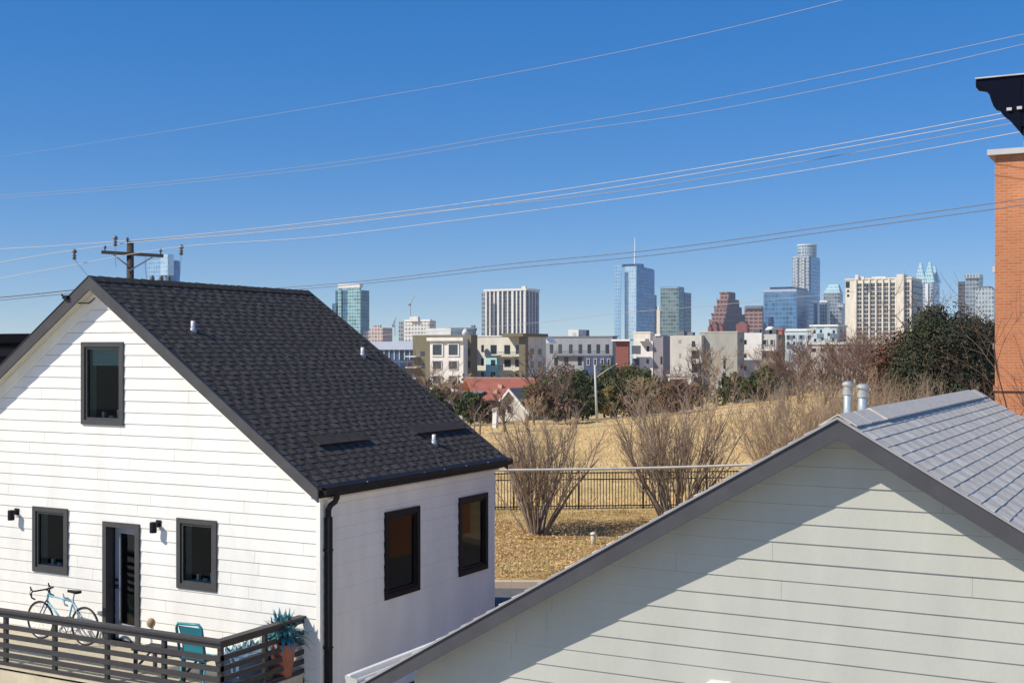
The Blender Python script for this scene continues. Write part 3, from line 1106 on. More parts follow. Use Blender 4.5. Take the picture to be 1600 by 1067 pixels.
# dry winter turf: straw and tan with worn and greenish drifts
def turf(name, c0, c1, c2, green):
    m, nt, b = new_mat(name)
    N, L = nt.nodes, nt.links
    tc = N.new('ShaderNodeTexCoord')
    def nz(scale, det=6, st=None):
        n = N.new('ShaderNodeTexNoise')
        n.inputs['Scale'].default_value = scale
        n.inputs['Detail'].default_value = det
        n.inputs['Roughness'].default_value = .7
        L.new(tc.outputs['Object'], n.inputs['Vector'])
        return n.outputs['Fac']
    r1 = N.new('ShaderNodeValToRGB')
    r1.color_ramp.elements[0].color = (*c0, 1); r1.color_ramp.elements[0].position = .40
    r1.color_ramp.elements[1].color = (*c2, 1); r1.color_ramp.elements[1].position = .60
    e = r1.color_ramp.elements.new(.5); e.color = (*c1, 1)
    mxn = N.new('ShaderNodeMix'); mxn.data_type = 'FLOAT'
    mxn.inputs['Factor'].default_value = .5
    L.new(nz(1.6, 9), mxn.inputs['A']); L.new(nz(.32, 5), mxn.inputs['B'])
    L.new(mxn.outputs['Result'], r1.inputs['Fac'])
    r2 = N.new('ShaderNodeValToRGB')
    r2.color_ramp.elements[0].position = .50
    r2.color_ramp.elements[1].position = .72
    L.new(nz(.13, 4), r2.inputs['Fac'])
    mx = N.new('ShaderNodeMix'); mx.data_type = 'RGBA'
    L.new(r2.outputs['Color'], mx.inputs['Factor'])
    L.new(r1.outputs['Color'], mx.inputs['A'])
    mx.inputs['B'].default_value = (*green, 1)
    L.new(mx.outputs['Result'], b.inputs['Base Color'])
    b.inputs['Roughness'].default_value = .95
    b.inputs['Specular IOR Level'].default_value = .1
    bp = N.new('ShaderNodeBump')
    bp.inputs['Strength'].default_value = .45
    bp.inputs['Distance'].default_value = .12
    L.new(nz(5.5, 8), bp.inputs['Height'])
    L.new(bp.outputs['Normal'], b.inputs['Normal'])
turf('dry_turf', (.50, .345, .15), (.70, .49, .22), (.79, .58, .29), (.58, .45, .18))
turf('leafy_turf', (.31, .20, .075), (.46, .31, .125), (.56, .40, .18), (.34, .30, .09))

def sheet(name, m, rows, cols, f, kind='structure'):
    mb = MB()
    for r in rows:
        for c in cols:
            mb.v.append(tuple(f(c, r)))
    k = len(cols)
    for i in range(len(rows) - 1):
        for j in range(k - 1):
            a = i * k + j
            mb.f.append((a, a + 1, a + k + 1, a + k))
            mb.m.append(0)
    o = mb.build(name, m, None, True)
    return tag(o, kind=kind)
ratios = [-1.4, -1.1, -.8, -.6] + [i * .02 - .5 for i in range(56)] + [.7, .9, 1.15, 1.4]
rows = [KERB + .22, 34.5, 36, 38, 40, 43, 46, 50] + [50 + i * 4 for i in range(1, 29)] + [175, 200, 260, 380, 500, 800, 1200, 1780]
g = sheet('field', 'dry_turf', rows, ratios, lambda r, d: cw(r * d, d, ground_z(r * d, d)))
tag(g, 'dry straw-coloured grass field rising behind the iron fence')
lr = [KERB + .21 + i * .55 for i in range(24)]
g = sheet('lawn', 'leafy_turf', lr, [i * .02 - .22 for i in range(24)], lambda r, d: cw(r * d, d, ground_z(r * d, d) + .006 + .02 * mnoise.noise((r * d * .6, d * .6, 0))))
tag(g, 'leaf-strewn lawn between kerb and iron fence')
mb = MB()
mb.quad(cw(-120, -60, -.02), cw(120, -60, -.02), cw(120, KERB + .05, -.02), cw(-120, KERB + .05, -.02))
tag(mb.build('road', 'asphalt'), 'dark asphalt drive below the lawn', kind='structure')
mb = MB()
x = -60.0
while x < 60:
    a, b_, c_, d_ = (cw(q, y, 0) for q, y in ((x, KERB), (x + 2.985, KERB), (x + 2.985, KERB + .24), (x, KERB + .24)))
    lo, hi = -.03, .15
    mb.hexa([(p.x, p.y, lo) for p in (a, b_, c_, d_)] + [(p.x, p.y, hi) for p in (a, b_, c_, d_)])
    x += 3.0
tag(mb.build('kerb', 'concrete'), 'pale concrete kerb at the foot of the lawn', kind='structure')
# pale yard sheet, added to bounce light onto the white house's side wall
mat('bounce_ground', (.68, .62, .50), .95, .15, 5, .5, 120)
mb = MB()
mb.quad((-40, -25, -.008), (30, -25, -.008), (30, 21.2, -.008), (-40, 21.2, -.008))
tag(mb.build('yard', 'bounce_ground'), 'pale gravel yard round the white house', kind='structure')

# fallen leaves lying on the lawn
mat('leaf_tan', (.60, .40, .19), .8, .25, 3)
mat('leaf_brown', (.38, .22, .095), .8, .3, 3)
mat('leaf_pale', (.62, .47, .28), .8, .2, 3)
mb = MB()
rr = random.Random(101)
for i in range(15000):
    d = KERB + .35 + rr.random() ** 1.15 * 9.6
    xc = rr.uniform(-2.2, 7.0)
    if rr.random() > .35 + .9 * max(0, .5 + mnoise.noise((xc * .55, d * .55, 3))) : continue
    z = ground_z(xc, d) + .03 + rr.uniform(0, .05)
    c = cw(xc, d, z)
    a = rr.uniform(0, 6.28)
    s = rr.uniform(.022, .048)
    u = Vector((math.cos(a), math.sin(a), rr.uniform(-.7, .7))) * s
    v = Vector((-math.sin(a), math.cos(a), rr.uniform(-.7, .7))) * s * .62
    mb.mi = rr.choice((0, 0, 0, 1, 1, 2))
    mb.quad(c - u, c - v, c + u, c + v)
tag(mb.build('leaf_litter', ['leaf_tan', 'leaf_brown', 'leaf_pale']), 'fallen tan leaves scattered over the lawn', 'fallen leaves', kind='stuff')
# dry grass blades, thickest where the lawn meets the fence and along the field
mat('straw_blade', (.70, .49, .23), .85, .25, 2)
mat('green_blade', (.27, .25, .08), .85, .25, 2)
mb = MB()
for i in range(26000):
    if i < 11000:
        d = rr.uniform(KERB + .4, 50); xc = rr.uniform(-2.5, 11); h = rr.uniform(.05, .13)
    else:
        d = 47 + 66 * rr.random() ** .8; xc = rr.uniform(-.06, .34) * d; h = rr.uniform(.10, .28)
    z = ground_z(xc, d)
    c = cw(xc, d, z - .01)
    a = rr.uniform(0, 6.28)
    wd = .010 + d * .00018
    s = Vector((math.cos(a), math.sin(a), 0)) * wd
    t = Vector((rr.uniform(-.6, .6) * h, rr.uniform(-.6, .6) * h, h))
    mb.mi = 1 if rr.random() < (.38 if (41 < d < 47) else .07) else 0
    mb.tri(c - s, c + s, c + t)
tag(mb.build('dry_grass', ['straw_blade', 'green_blade']), 'short dry grass tufts on the lawn and field', 'grass', kind='stuff')

# ---------------------------------------------------------------- iron fence
mat('iron', (.016, .016, .017), .5, .2, 6)
f0, f1 = on_ground(700, 46.0), on_ground(1330, 47.6)
fd = (f1 - f0)
fl = Vector((fd.x, fd.y, 0)).length
fdir = Vector((fd.x, fd.y, 0)).normalized()
fence = thing('iron_fence', (f0.x, f0.y, f0.z), 'black iron picket fence between the leafy lawn and the field', 'fence')
FZ = .40
bay = 2.42
k = 0
while k * bay <= fl:
    p = f0 + fdir * (k * bay)
    mb = MB()
    mb.bar((p.x, p.y, FZ - .2), (p.x, p.y, FZ + 1.48), .065, .065, (fdir.x, fdir.y, 0))
    mb.lathe((p.x, p.y, FZ + 1.48), [(.05, 0), (.05, .02), (.012, .06)], 8)
    mb.build('post', 'iron', fence)
    q = p + fdir * bay
    for z in (.14, 1.12, 1.36):
        mb = MB()
        mb.bar((p.x, p.y, FZ + z), (q.x, q.y, FZ + z), .03, .04)
        mb.build('rail', 'iron', fence)
    mb = MB()
    n = 21
    for i in range(1, n):
        r_ = p + fdir * (bay * i / n)
        mb.tube([(r_.x, r_.y, FZ + .04), (r_.x, r_.y, FZ + 1.41)], .016, .016, 4)
    mb.build('picket_panel', 'iron', fence)
    k += 1

# pale hydrant-like marker on the lawn
mat('cream_plastic', (.66, .62, .50), .6, .08)
p = on_ground(927, 38.6)
mk = thing('utility_marker', (p.x, p.y, p.z), 'short cream utility marker standing on the leafy lawn', 'marker')
mb = MB()
mb.lathe(p, [(.075, -.05), (.075, .26), (.06, .30)], 12)
mb.build('post', 'cream_plastic', mk, True)
mb = MB()
mb.lathe(p + Vector((0, 0, .30)), [(.062, 0), (.10, .01), (.10, .05), (.05, .09), (.01, .10)], 12)
mb.build('cap', 'cream_plastic', mk, True)

# ---------------------------------------------------------------- utility pole and wires
PD = 45.0
ptop = at(203.5, 379, PD)
pole = thing('utility_pole', (ptop.x, ptop.y, 0), 'dark wooden utility pole with crossarm behind the white house ridge', 'utility pole')
mb = MB()
mb.tube([(ptop.x, ptop.y, -.1), (ptop.x, ptop.y, ptop.z)], .17, .125, 12)
mb.build('pole', 'pole_wood', pole, True)
aL, aR = at(159, 394, PD - .15), at(255, 400, PD - .15)
mb = MB()
mb.bar(aL, aR, .10, .115)
mb.build('crossarm', 'pole_wood', pole)
for px, py in ((176, 396), (238, 401)):
    a, b = at(px, py + 1, PD - .22), at(202, 417 if px < 200 else 423, PD - .2)
    mb = MB()
    mb.bar(a, b, .03, .045)
    mb.build('brace', 'dark_wire', pole)
for px, py, s in ((164, 391, 1.0), (199, 379, 1.0), (251, 396.5, 1.0)):
    b = at(px, py, PD - .12)
    mb = MB()
    mb.lathe(b, [(.02, -.06), (.02, .05), (.055, .05), (.035, .08), (.06, .10), (.04, .14), (.05, .155), (.028, .19)], 10)
    mb.build('insulator', 'porcelain', pole, True)
la, lb = at(232, 441, PD - .1), at(270, 443.5, PD - .1)
mb = MB()
mb.bar((ptop.x, ptop.y - .14, la.z), lb, .08, .09)
mb.build('lower_arm', 'pole_wood', pole)
for px in (238, 252, 264):
    b = at(px, 440, PD - .1)
    mb = MB()
    mb.lathe(b, [(.07, -.03), (.12, .03), (.06, .08), (.11, .11), (.05, .16), (.07, .18), (.03, .23)], 10)
    mb.build('insulator', 'porcelain', pole, True)
mb = MB()
a = at(228, 408, PD - .2)
mb.tube([at(228, 400, PD - .2), at(227, 415, PD - .2), at(229, 436, PD - .15)], .012, .012, 5)
mb.build('drop_lead', 'mid_wire', pole)

def wire(label, pts, d0, d1, rad, m, group=None, n=40):
    """pts: sightings from left to right; the span's distance runs from d0 to d1"""
    if pts[-1][0] == 1640:                     # carry the span on past the edge of the view
        xe = 1780 if 'pole top' in label or 'bundle' in label else 2300
        (xa_, ya_), (xb_, yb_) = pts[-2], pts[-1]
        pts = pts + [(xe, yb_ + (yb_ - ya_) / (xb_ - xa_) * 1.05 * (xe - xb_))]
        k_ = (xe - pts[0][0]) / (1640 - pts[0][0])
        d1 = 1 / lerp(1 / d0, 1 / d1, k_)
    x0, x1 = pts[0][0], pts[-1][0]
    P = []
    for i in range(n + 1):
        x = lerp(x0, x1, i / n)
        # piecewise quadratic through neighbouring sightings
        k = 0
        while k < len(pts) - 2 and x > pts[k + 1][0]: k += 1
        ks = [max(0, min(len(pts) - 3, k - 1)), max(0, min(len(pts) - 3, k))] if len(pts) > 2 else [0]
        ys = []
        for q in ks:
            if len(pts) > 2:
                (xa, ya), (xb, yb), (xc, yc) = pts[q:q + 3]
                ys.append(ya * (x - xb) * (x - xc) / ((xa - xb) * (xa - xc)) + yb * (x - xa) * (x - xc) / ((xb - xa) * (xb - xc)) + yc * (x - xa) * (x - xb) / ((xc - xa) * (xc - xb)))
            else:
                ys.append(lerp(pts[0][1], pts[1][1], (x - x0) / (x1 - x0)))
        if len(ys) == 2 and len(pts) > 3:
            t = (x - pts[k][0]) / (pts[k + 1][0] - pts[k][0])
            t = max(0, min(1, t))
            y = lerp(ys[0], ys[1], t)
        else:
            y = ys[-1]
        t = (x - x0) / (x1 - x0)
        d = 1 / lerp(1 / d0, 1 / d1, t)
        P.append(at(x, y, d))
    mb = MB()
    mb.tube(P, rad, rad, 5)
    o = mb.build('power_line', m, None, True)
    tag(o, label, 'power line', group or 'overhead lines crossing the sky')
    return o
wire('single pale wire, topmost in the sky, running out of the top edge', [(-40, 252), (200, 215), (450, 175), (850, 105), (1100, 53), (1310, 2), (1400, -22)], 110, 26, .007, 'mid_wire')
wire('upper wire of the thin grey pair below the topmost wire', [(-40, 308), (300, 280), (600, 243), (800, 209), (1100, 158), (1350, 107), (1640, 45)], 60, 24, .007, 'mid_wire')
wire('lower wire of the thin grey pair below the topmost wire', [(-40, 312), (300, 285), (600, 250), (800, 217), (1100, 175), (1350, 126), (1640, 60)], 60, 24, .007, 'mid_wire')
wire('uppermost pale wire of the four that pass the utility pole top', [(-40, 391), (199, 376), (400, 357), (700, 321), (900, 293), (1200, 245), (1640, 163)], 49, 30, .0105, 'pale_wire')
wire('second pale wire from the pole top, just under the uppermost', [(-60, 422), (164, 384), (400, 363.5), (700, 329), (900, 302), (1200, 252), (1640, 172)], 48, 30, .0105, 'pale_wire')
wire('grey middle wire of the bundle, between the pale ones', [(199, 378), (400, 361), (700, 328), (900, 308), (1200, 262), (1640, 182)], 45, 30, .010, 'mid_wire')
wire('lowest pale wire of the bundle, tied to the right end of the crossarm', [(-60, 445), (100, 417), (251, 389.5), (500, 370), (700, 346), (900, 320), (1200, 276), (1640, 198)], 47, 30, .010, 'pale_wire')
wire('upper wire of the dark pair that crosses the brick building', [(330, 456), (560, 440), (800, 412), (1000, 393), (1300, 353), (1640, 305)], 46, 21, .010, 'dark_wire')
wire('lower wire of the dark pair that crosses the brick building', [(330, 462), (560, 444), (800, 419), (1000, 401), (1300, 361), (1640, 315)], 46, 21, .010, 'dark_wire')
wire('faint pale wire that crosses the lower part of the skyline', [(480, 530), (644, 520), (850, 503), (970, 489), (1082, 480), (1219, 467), (1420, 448)], 60, 60, .010, 'pale_wire')
wire('upper wire of the dark pair at the far left above the eave', [(-60, 470), (60, 459), (150, 449)], 46, 46, .018, 'dark_wire')
wire('lower wire of the dark pair at the far left above the eave', [(-60, 476), (60, 463), (150, 455)], 46, 46, .018, 'mid_wire')
wire('thick pale cable strung just above the iron fence', [(690, 735), (860, 733.5), (1050, 730), (1170, 726), (1330, 718)], 38.5, 38.5, .042, 'pale_wire')
wire('upper thin grey wire over the dry field', [(700, 664), (860, 660), (960, 654), (1060, 645), (1200, 629)], 62, 62, .016, 'mid_wire')
wire('lower thin grey wire over the dry field', [(700, 688), (850, 672), (960, 664), (1060, 655), (1200, 640)], 62, 62, .016, 'mid_wire')
def hung(label, px, py0, py1, dx):
    t = thing('wire_insulator', at(px, py0, 44.0), label, 'insulator', 'insulators hung on the overhead lines')
    mb = MB()
    b = at(px, py1, 44.0)
    mb.lathe(b, [(.03, -.02), (.085, .02), (.04, .08), (.085, .12), (.03, .18), (.10, .24), (.07, .32), (.02, .36)], 10)
    mb.build('insulator', 'porcelain', t, True)
    mb = MB()
    mb.tube([b, at(px + dx * .4, py1 + 14, 44.0), at(px + dx, py1 + 34, 44.0)], .010, .010, 4)
    mb.build('lead', 'mid_wire', t)
hung('dark insulator with a drooping lead left of the utility pole', 116, 396, 405, 28)
hung('dark insulator with a straight hanging lead right of the crossarm', 283, 388, 398, -2)
hung('small dark insulator between crossarm end and pole top', 180, 377, 384, 1)

# slim pole at the far edge of the field
mat('pale_steel', (.50, .50, .48), .5, .1)
b = on_ground(933, 108)
t_ = at(929.5, 571, 108)
lp = thing('street_lamp', (b.x, b.y, b.z), 'slim pale lamp post with an upswept arm at the far edge of the field', 'street lamp')
mb = MB()
mb.tube([(b.x, b.y, b.z - .2), t_], .13, .09, 8)
mb.build('post', 'pale_steel', lp, True)
mb = MB()
mb.tube([at(931, 590, 108), at(945, 580, 108), at(960, 570, 108)], .045, .03, 6)
mb.build('arm', 'pale_steel', lp, True)
mb = MB()
h = at(964, 569, 108)
mb.lathe(h, [(.07, -.03), (.14, .0), (.10, .05), (.03, .08)], 10)
mb.build('lamp_head', 'pale_steel', lp)
# ================================================================ apartments and skyline
mat('cream_stucco', (.70, .66, .57), .8, .13, .5, stretch=(1, 1, .3))
mat('white_stucco', (.72, .71, .68), .8, .13, .5, stretch=(1, 1, .3))
mat('pale_stucco', (.52, .51, .47), .8, .13, .5, stretch=(1, 1, .3))
mat('olive_stucco', (.17, .15, .095), .8, .13, .5, stretch=(1, 1, .3))
mat('greige_stucco', (.34, .34, .31), .8, .13, .5, stretch=(1, 1, .3))
mat('grey_stucco', (.30, .31, .34), .8, .13, .5, stretch=(1, 1, .3))
mat('mauve_stucco', (.26, .24, .27), .8, .13, .5, stretch=(1, 1, .3))
mat('navy_stucco', (.05, .07, .16), .7, .13, .5, stretch=(1, 1, .3))
mat('slate_stucco', (.10, .11, .14), .7, .13, .5, stretch=(1, 1, .3))
mat('teal_cladding', (.42, .70, .76), .6, .06, .5)
mat('brick_red', (.23, .075, .055), .8, .15, 2)
mat('orange_red', (.42, .12, .07), .7, .1, .5)
mat('roof_white', (.78, .78, .76), .6, .04, .5)
mat('roof_red', (.40, .13, .08), .8, .18, .8)
mat('roof_red_ridge', (.62, .38, .28), .8, .12, 1.2)
mat('roof_grey_far', (.22, .22, .21), .85, .2, .8)
mat('dark_opening', (.018, .019, .022), .4, .2, 1)
mat('window_glass_far', (.035, .045, .06), .12, .4, .6, spec=.8)
mat('steel_blue_roof', (.42, .48, .60), .5, .06, .3)
mat('bluish_grey', (.16, .17, .19), .7, .1, .3)  # plain bluish grey for roof units, parapets and a shed
mat('antenna_white', (.75, .78, .80), .5, .05)
facade('teal_glass', (.17, .34, .36), (.42, .57, .57), 3.6, 3.2, .20, .14, .15, .3, .4)
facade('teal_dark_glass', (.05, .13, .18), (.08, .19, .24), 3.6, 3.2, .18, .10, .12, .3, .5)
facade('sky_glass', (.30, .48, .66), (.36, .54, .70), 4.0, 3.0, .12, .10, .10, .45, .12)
facade('blue_glass_shade', (.055, .155, .34), (.07, .19, .38), 4.0, 3.0, .14, .10, .10, .45, .35)  # darkened blue, shade painted in for tower sides away from the sun
facade('pale_glass', (.46, .62, .74), (.50, .66, .76), 4.0, 3.0, .12, .08, .15, .3, .10)
facade('navy_glass', (.03, .06, .13), (.05, .09, .17), 4.0, 3.2, .16, .12, .12, .3, .5)
facade('mid_blue_glass', (.10, .22, .38), (.15, .27, .42), 4.2, 3.4, .16, .08, .12, .4, .3)
facade('green_grey_glass', (.13, .20, .21), (.22, .28, .27), 3.8, 2.8, .22, .14, .2, .2, .45)
facade('dark_balcony', (.045, .055, .065), (.13, .14, .15), 3.3, 4.2, .26, .12, .25, .1, .6)
facade('grey_blue_glass', (.16, .20, .25), (.33, .37, .40), 3.8, 3.0, .25, .16, .2, .2, .4)
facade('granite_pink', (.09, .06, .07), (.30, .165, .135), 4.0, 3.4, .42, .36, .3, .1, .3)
facade('granite_plum_shade', (.05, .04, .06), (.16, .095, .11), 4.0, 3.4, .42, .36, .3, .1, .3)  # darkened pink granite: painted shade on the flanks, plain colour on one step
facade('brown_stone', (.10, .06, .055), (.32, .19, .155), 4.0, 5.0, .45, .25, .4, .1, .25)
facade('silver_facade', (.22, .30, .36), (.46, .50, .52), 3.8, 2.6, .30, .34, .2, .25, .4)
facade('far_white', (.26, .28, .30), (.66, .65, .62), 3.6, 3.6, .42, .40, .4, .05, .4)
facade('far_pink', (.24, .19, .19), (.56, .45, .41), 3.6, 3.6, .42, .40, .4, .05, .4)
facade('crown_glass', (.40, .62, .64), (.55, .74, .74), 4.0, 2.4, .16, .16, .12, .3, .15)
facade('ice_blue_facade', (.20, .30, .38), (.50, .62, .68), 3.2, 4.2, .45, .45, .4, .05, .4)

def span(pl, pc, pr, ytop, d, ybot=None, depth=None):
    """footprint and height of a block whose near right-hand corner stands at pixel pc, distance d"""
    c = at(pc, ytop, d)
    x0 = on_y(pl, ytop, c.y).x
    y1 = on_x(pr, ytop, c.x).y if pr > pc + .01 else c.y + (depth or 20)
    z0 = at(pc, ybot, d).z if ybot is not None else -14
    return [x0, c.x, c.y, y1, z0, c.z]

def block(name, m, parent, s, trim=None):
    mb = MB()
    mb.box(*s)
    return mb.build(name, m, parent)

def strip(s, xl, xr, yt, out, ytb=None):
    """box standing out from the front face of block s between two sight lines"""
    Y0 = s[2] - out
    return [on_y(xl, yt, Y0).x, on_y(xr, yt, Y0).x, Y0, s[2] - .004, -14, on_y(xr, yt, Y0).z]

def bld(name, s, label, cat='building', group=None):
    return thing(name, (s[1], s[2], s[4]), label, cat, group)

# ---- small helpers working on the front (y) and right (x) faces of a block
def front_win(parent, s, xl, xr, yt, yb, m='window_glass_far', frame=None, proud=.05, name='window'):
    a, b = on_y(xl, yt, s[2]), on_y(xr, yb, s[2])
    z1, z0 = a.z, on_y(xl, yb, s[2]).z
    mb = MB()
    if frame:
        t = frame[1]
        for q in ((a.x, b.x, z1 - t, z1), (a.x, b.x, z0, z0 + t), (a.x, a.x + t, z0 + t, z1 - t), (b.x - t, b.x, z0 + t, z1 - t)):
            mb.box(q[0], q[1], s[2] - proud - .1, s[2] - .002, q[2], q[3])
        w_ = mb.build(name, frame[0], parent)
        mb = MB()
        mb.box(a.x + t, b.x - t, s[2] - proud, s[2] - .002, z0 + t, z1 - t)
        mb.build('pane', m, w_)
        return w_
    mb.box(a.x, b.x, s[2] - proud, s[2] - .002, z0, z1)
    return mb.build(name, m, parent)

def side_win(parent, s, xl, xr, yt, yb, m='window_glass_far', proud=.05, name='window'):
    a, b = on_x(xl, yt, s[1]), on_x(xr, yt, s[1])
    z1, z0 = a.z, on_x(xl, yb, s[1]).z
    mb = MB()
    mb.box(s[1] + .002, s[1] + proud, min(a.y, b.y), max(a.y, b.y), z0, z1)
    return mb.build(name, m, parent)

def balcony(parent, s, xl, xr, y, out=1.4, m='white_stucco'):
    a, b = on_y(xl, y, s[2]), on_y(xr, y, s[2])
    mb = MB()
    mb.box(a.x, b.x, s[2] - out, s[2] - .01, a.z - .25, a.z)
    o = mb.build('balcony', m, parent)
    mb = MB()
    mb.box(a.x, b.x, s[2] - out, s[2] - out + .05, a.z + 1.0, a.z + 1.08)
    n = max(3, int((b.x - a.x) / .45))
    for i in range(n + 1):
        x = lerp(a.x + .03, b.x - .03, i / n)
        mb.box(x - .025, x + .025, s[2] - out + .005, s[2] - out + .045, a.z + .002, a.z + .998)
    mb.build('railing', 'charcoal_metal', o)
    return o

def parapet(parent, s, m='bluish_grey', h=.5, o=.25):
    mb = MB()
    mb.box(s[0] - o, s[1] + o, s[2] - o, s[3] + o, s[5] + .002, s[5] + h)
    return mb.build('parapet', m, parent)

def roof_units(parent, s, spots, m='bluish_grey'):
    for fx, w_, h in spots:
        mb = MB()
        x = lerp(s[0], s[1], fx)
        yb_ = s[2] + (s[3] - s[2]) * .35
        mb.box(x - w_ / 2, x + w_ / 2, yb_, yb_ + w_, s[5] + .01, s[5] + h)
        mb.build('roof_unit', m, parent)

# ------------------------------------------------ apartments, about 290 m off
# olive and white block with framed bay windows
s = span(645, 736, 746, 523, 285, depth=18)
A = bld('apartment_building', s, 'olive and white apartment block with white framed bay windows above the shingle roof slope', 'apartment block')
block('wall', 'olive_stucco', A, s)
s2 = span(672, 724, 724.5, 529, 283.6, depth=1.3); s2[3] = s[2] - .003
block('bay', 'white_stucco', A, s2)
mb = MB()
mb.box(s2[0] - .4, s2[1] + .4, s2[2] - .9, s2[2] - .003, s2[5] - .5, s2[5] + .25)
mb.build('cornice', 'white_stucco', A)
for xl, xr in ((675, 693), (700, 718)):
    front_win(A, s2, xl, xr, 536, 557, 'window_glass_far', ('white_stucco', .32), .15)
    front_win(A, s2, xl + 1, xr - 2, 563, 578, 'window_glass_far', ('pale_stucco', .2), .1)
    front_win(A, s2, xl + 1, xr - 2, 586, 601, 'window_glass_far', ('pale_stucco', .2), .1)
for y in (556, 573, 590):
    balcony(A, s, 640, 656, y, 1.8)
front_win(A, s, 657, 664, 549, 556)
front_win(A, s, 658, 664, 569, 576)
side = span(726, 734, 735, 545, 285)
for y in (545, 564, 583):
    front_win(A, s, 727, 735, y, y + 11, 'dark_opening')
mb = MB()
p = at(680, 518, 290)
mb.box(p.x - 5, p.x + 2, s[2] + 4, s[2] + 9, s[5] + .01, s[5] + 1.6)
mb.build('roof_unit', 'white_stucco', A)
mb = MB()
p = on_y(727, 520, s[2] + 6)
mb.lathe((p.x, p.y, s[5]), [(.7, 0), (.8, .6), (.5, 1.2), (.1, 1.6)], 10)
mb.build('roof_vent', 'white_stucco', A)

# cream block with the teal bay
s = span(745, 823, 853, 526, 290)
B = bld('apartment_building', s, 'cream apartment block with a teal bay and olive corner tower behind the red roof', 'apartment block')
block('wall', 'cream_stucco', B, s)
s3 = span(811, 821, 853, 523, 288.6); s3[3] = s[2] - .004
block('corner_tower', 'olive_stucco', B, s3)
mb = MB()
a, b = on_y(784, 523, s[2] - 3), on_y(822, 523, s[2] - 3)
mb.box(a.x, s[1] + .6, s[2] - 3, s[3], s[5] + .01, s[5] + .75)
mb.build('roof_canopy', 'olive_stucco', B)
mb = MB()
mb.box(s[0], a.x - .01, s[2] - .15, s[3], s[5] + .01, s[5] + .3)
mb.build('parapet', 'white_stucco', B)
t = strip(s, 759, 776, 557, 1.3)
block('bay', 'teal_cladding', B, t)
mb = MB()
mb.box(t[0] - .2, t[1] + .4, t[2] - .3, t[3], t[5] + .003, t[5] + .25)
mb.build('bay_cap', 'slate_stucco', B)
for y in (562, 581):
    front_win(B, t, 767, 774, y, y + 9)
for y in (539, 560, 581):
    front_win(B, s, 752, 756, y, y + 11)
for xl, xr in ((766.5, 776), (788, 797), (806, 811)):
    front_win(B, s, xl, xr, 539, 553)
for xl, xr in ((788, 798), (805, 811)):
    front_win(B, s, xl, xr, 562, 573, 'dark_opening')
balcony(B, s, 783, 811, 557, 1.6, 'olive_stucco')
balcony(B, s, 783, 811, 578, 1.6, 'cream_stucco')
for y in (545, 565):
    for xl in (829, 841):
        side_win(B, s, xl, xl + 5, y, y + 9)

# long grey block with navy lower floor
s = span(848, 957, 964, 527, 320)
C_ = bld('apartment_building', s, 'long blue-grey apartment block with a white roof penthouse and navy lower storey', 'apartment block')
block('wall', 'grey_stucco', C_, s)
parapet(C_, s, 'bluish_grey', .35, .15)
for x in (859, 872.5, 889, 904, 918, 932, 946):
    front_win(C_, s, x, x + 5.5, 538, 552)
for x in (866, 882, 903, 934):
    front_win(C_, s, x, x + 6, 558, 571, 'dark_opening')
n_ = span(912, 956, 957, 556, 318.8); n_[3] = s[2] - .004
block('lower_storey', 'navy_stucco', C_, n_)
for x in (917, 928, 939, 949):
    front_win(C_, n_, x, x + 5, 560, 571, 'window_glass_far', ('pale_stucco', .15), .1)
balcony(C_, s, 869, 900, 555, 1.2, 'slate_stucco')
balcony(C_, s, 899, 955, 555, 1.2, 'slate_stucco')
u = span(888, 904, 921, 515, 326, 528)
block('penthouse', 'white_stucco', C_, u)
front_win(C_, u, 895, 900, 520, 527, 'pale_stucco')
side_win(C_, u, 916, 920, 516, 526, 'dark_opening')
mb = MB()
w1 = span(842, 852, 853, 527, 305, 536)
mb.prism_y([(w1[0], w1[5]), (w1[0] + 1.6, w1[5]), (w1[1] + 1.2, w1[4]), (w1[1] - .6, w1[4])], w1[2], w1[2] + 4)
mb.build('stair_canopy', 'white_stucco', C_)

# brick red and white block, mauve return
s = span(962, 982, 984, 533, 300, depth=14)
D = bld('apartment_building', s, 'apartment block with a brick red end, white canopies and a mauve wing', 'apartment block')
block('brick_wing', 'brick_red', D, s)
mb = MB()
mb.box(s[0] - .6, s[1] + .9, s[2] - 1.2, s[3], s[5] + .01, s[5] + .45)
mb.build('canopy', 'roof_white', D)
s2 = span(984, 1020, 1021, 533, 302, depth=14); s2[0] = s[1] + .02
block('white_wing', 'white_stucco', D, s2)
mb = MB()
a = on_y(1008, 530, s2[2] - 2.2)
mb.box(s2[0] + .9, a.x, s2[2] - 2.2, s2[3], s2[5] + .01, s2[5] + .55)
mb.build('canopy', 'roof_white', D)
front_win(D, s2, 987, 1001, 540, 553, 'slate_stucco')
front_win(D, s2, 1010.5, 1014.5, 541, 549, 'dark_opening')
front_win(D, s2, 1010, 1014, 561, 568, 'slate_stucco')
front_win(D, s2, 988, 999, 560, 571, 'slate_stucco')
s3 = span(1020, 1036, 1047, 525, 301)
s3[0] = s2[1] + .02
block('mauve_wing', 'mauve_stucco', D, s3)
mb = MB()
mb.box(s3[0] + .5, s3[1] - .6, s3[2] - .3, s3[2] + 5, s3[5] + .01, s3[5] + .5)
mb.build('parapet', 'roof_white', D)
front_win(D, s3, 1035 - 3, 1035, 557, 569, 'dark_opening')

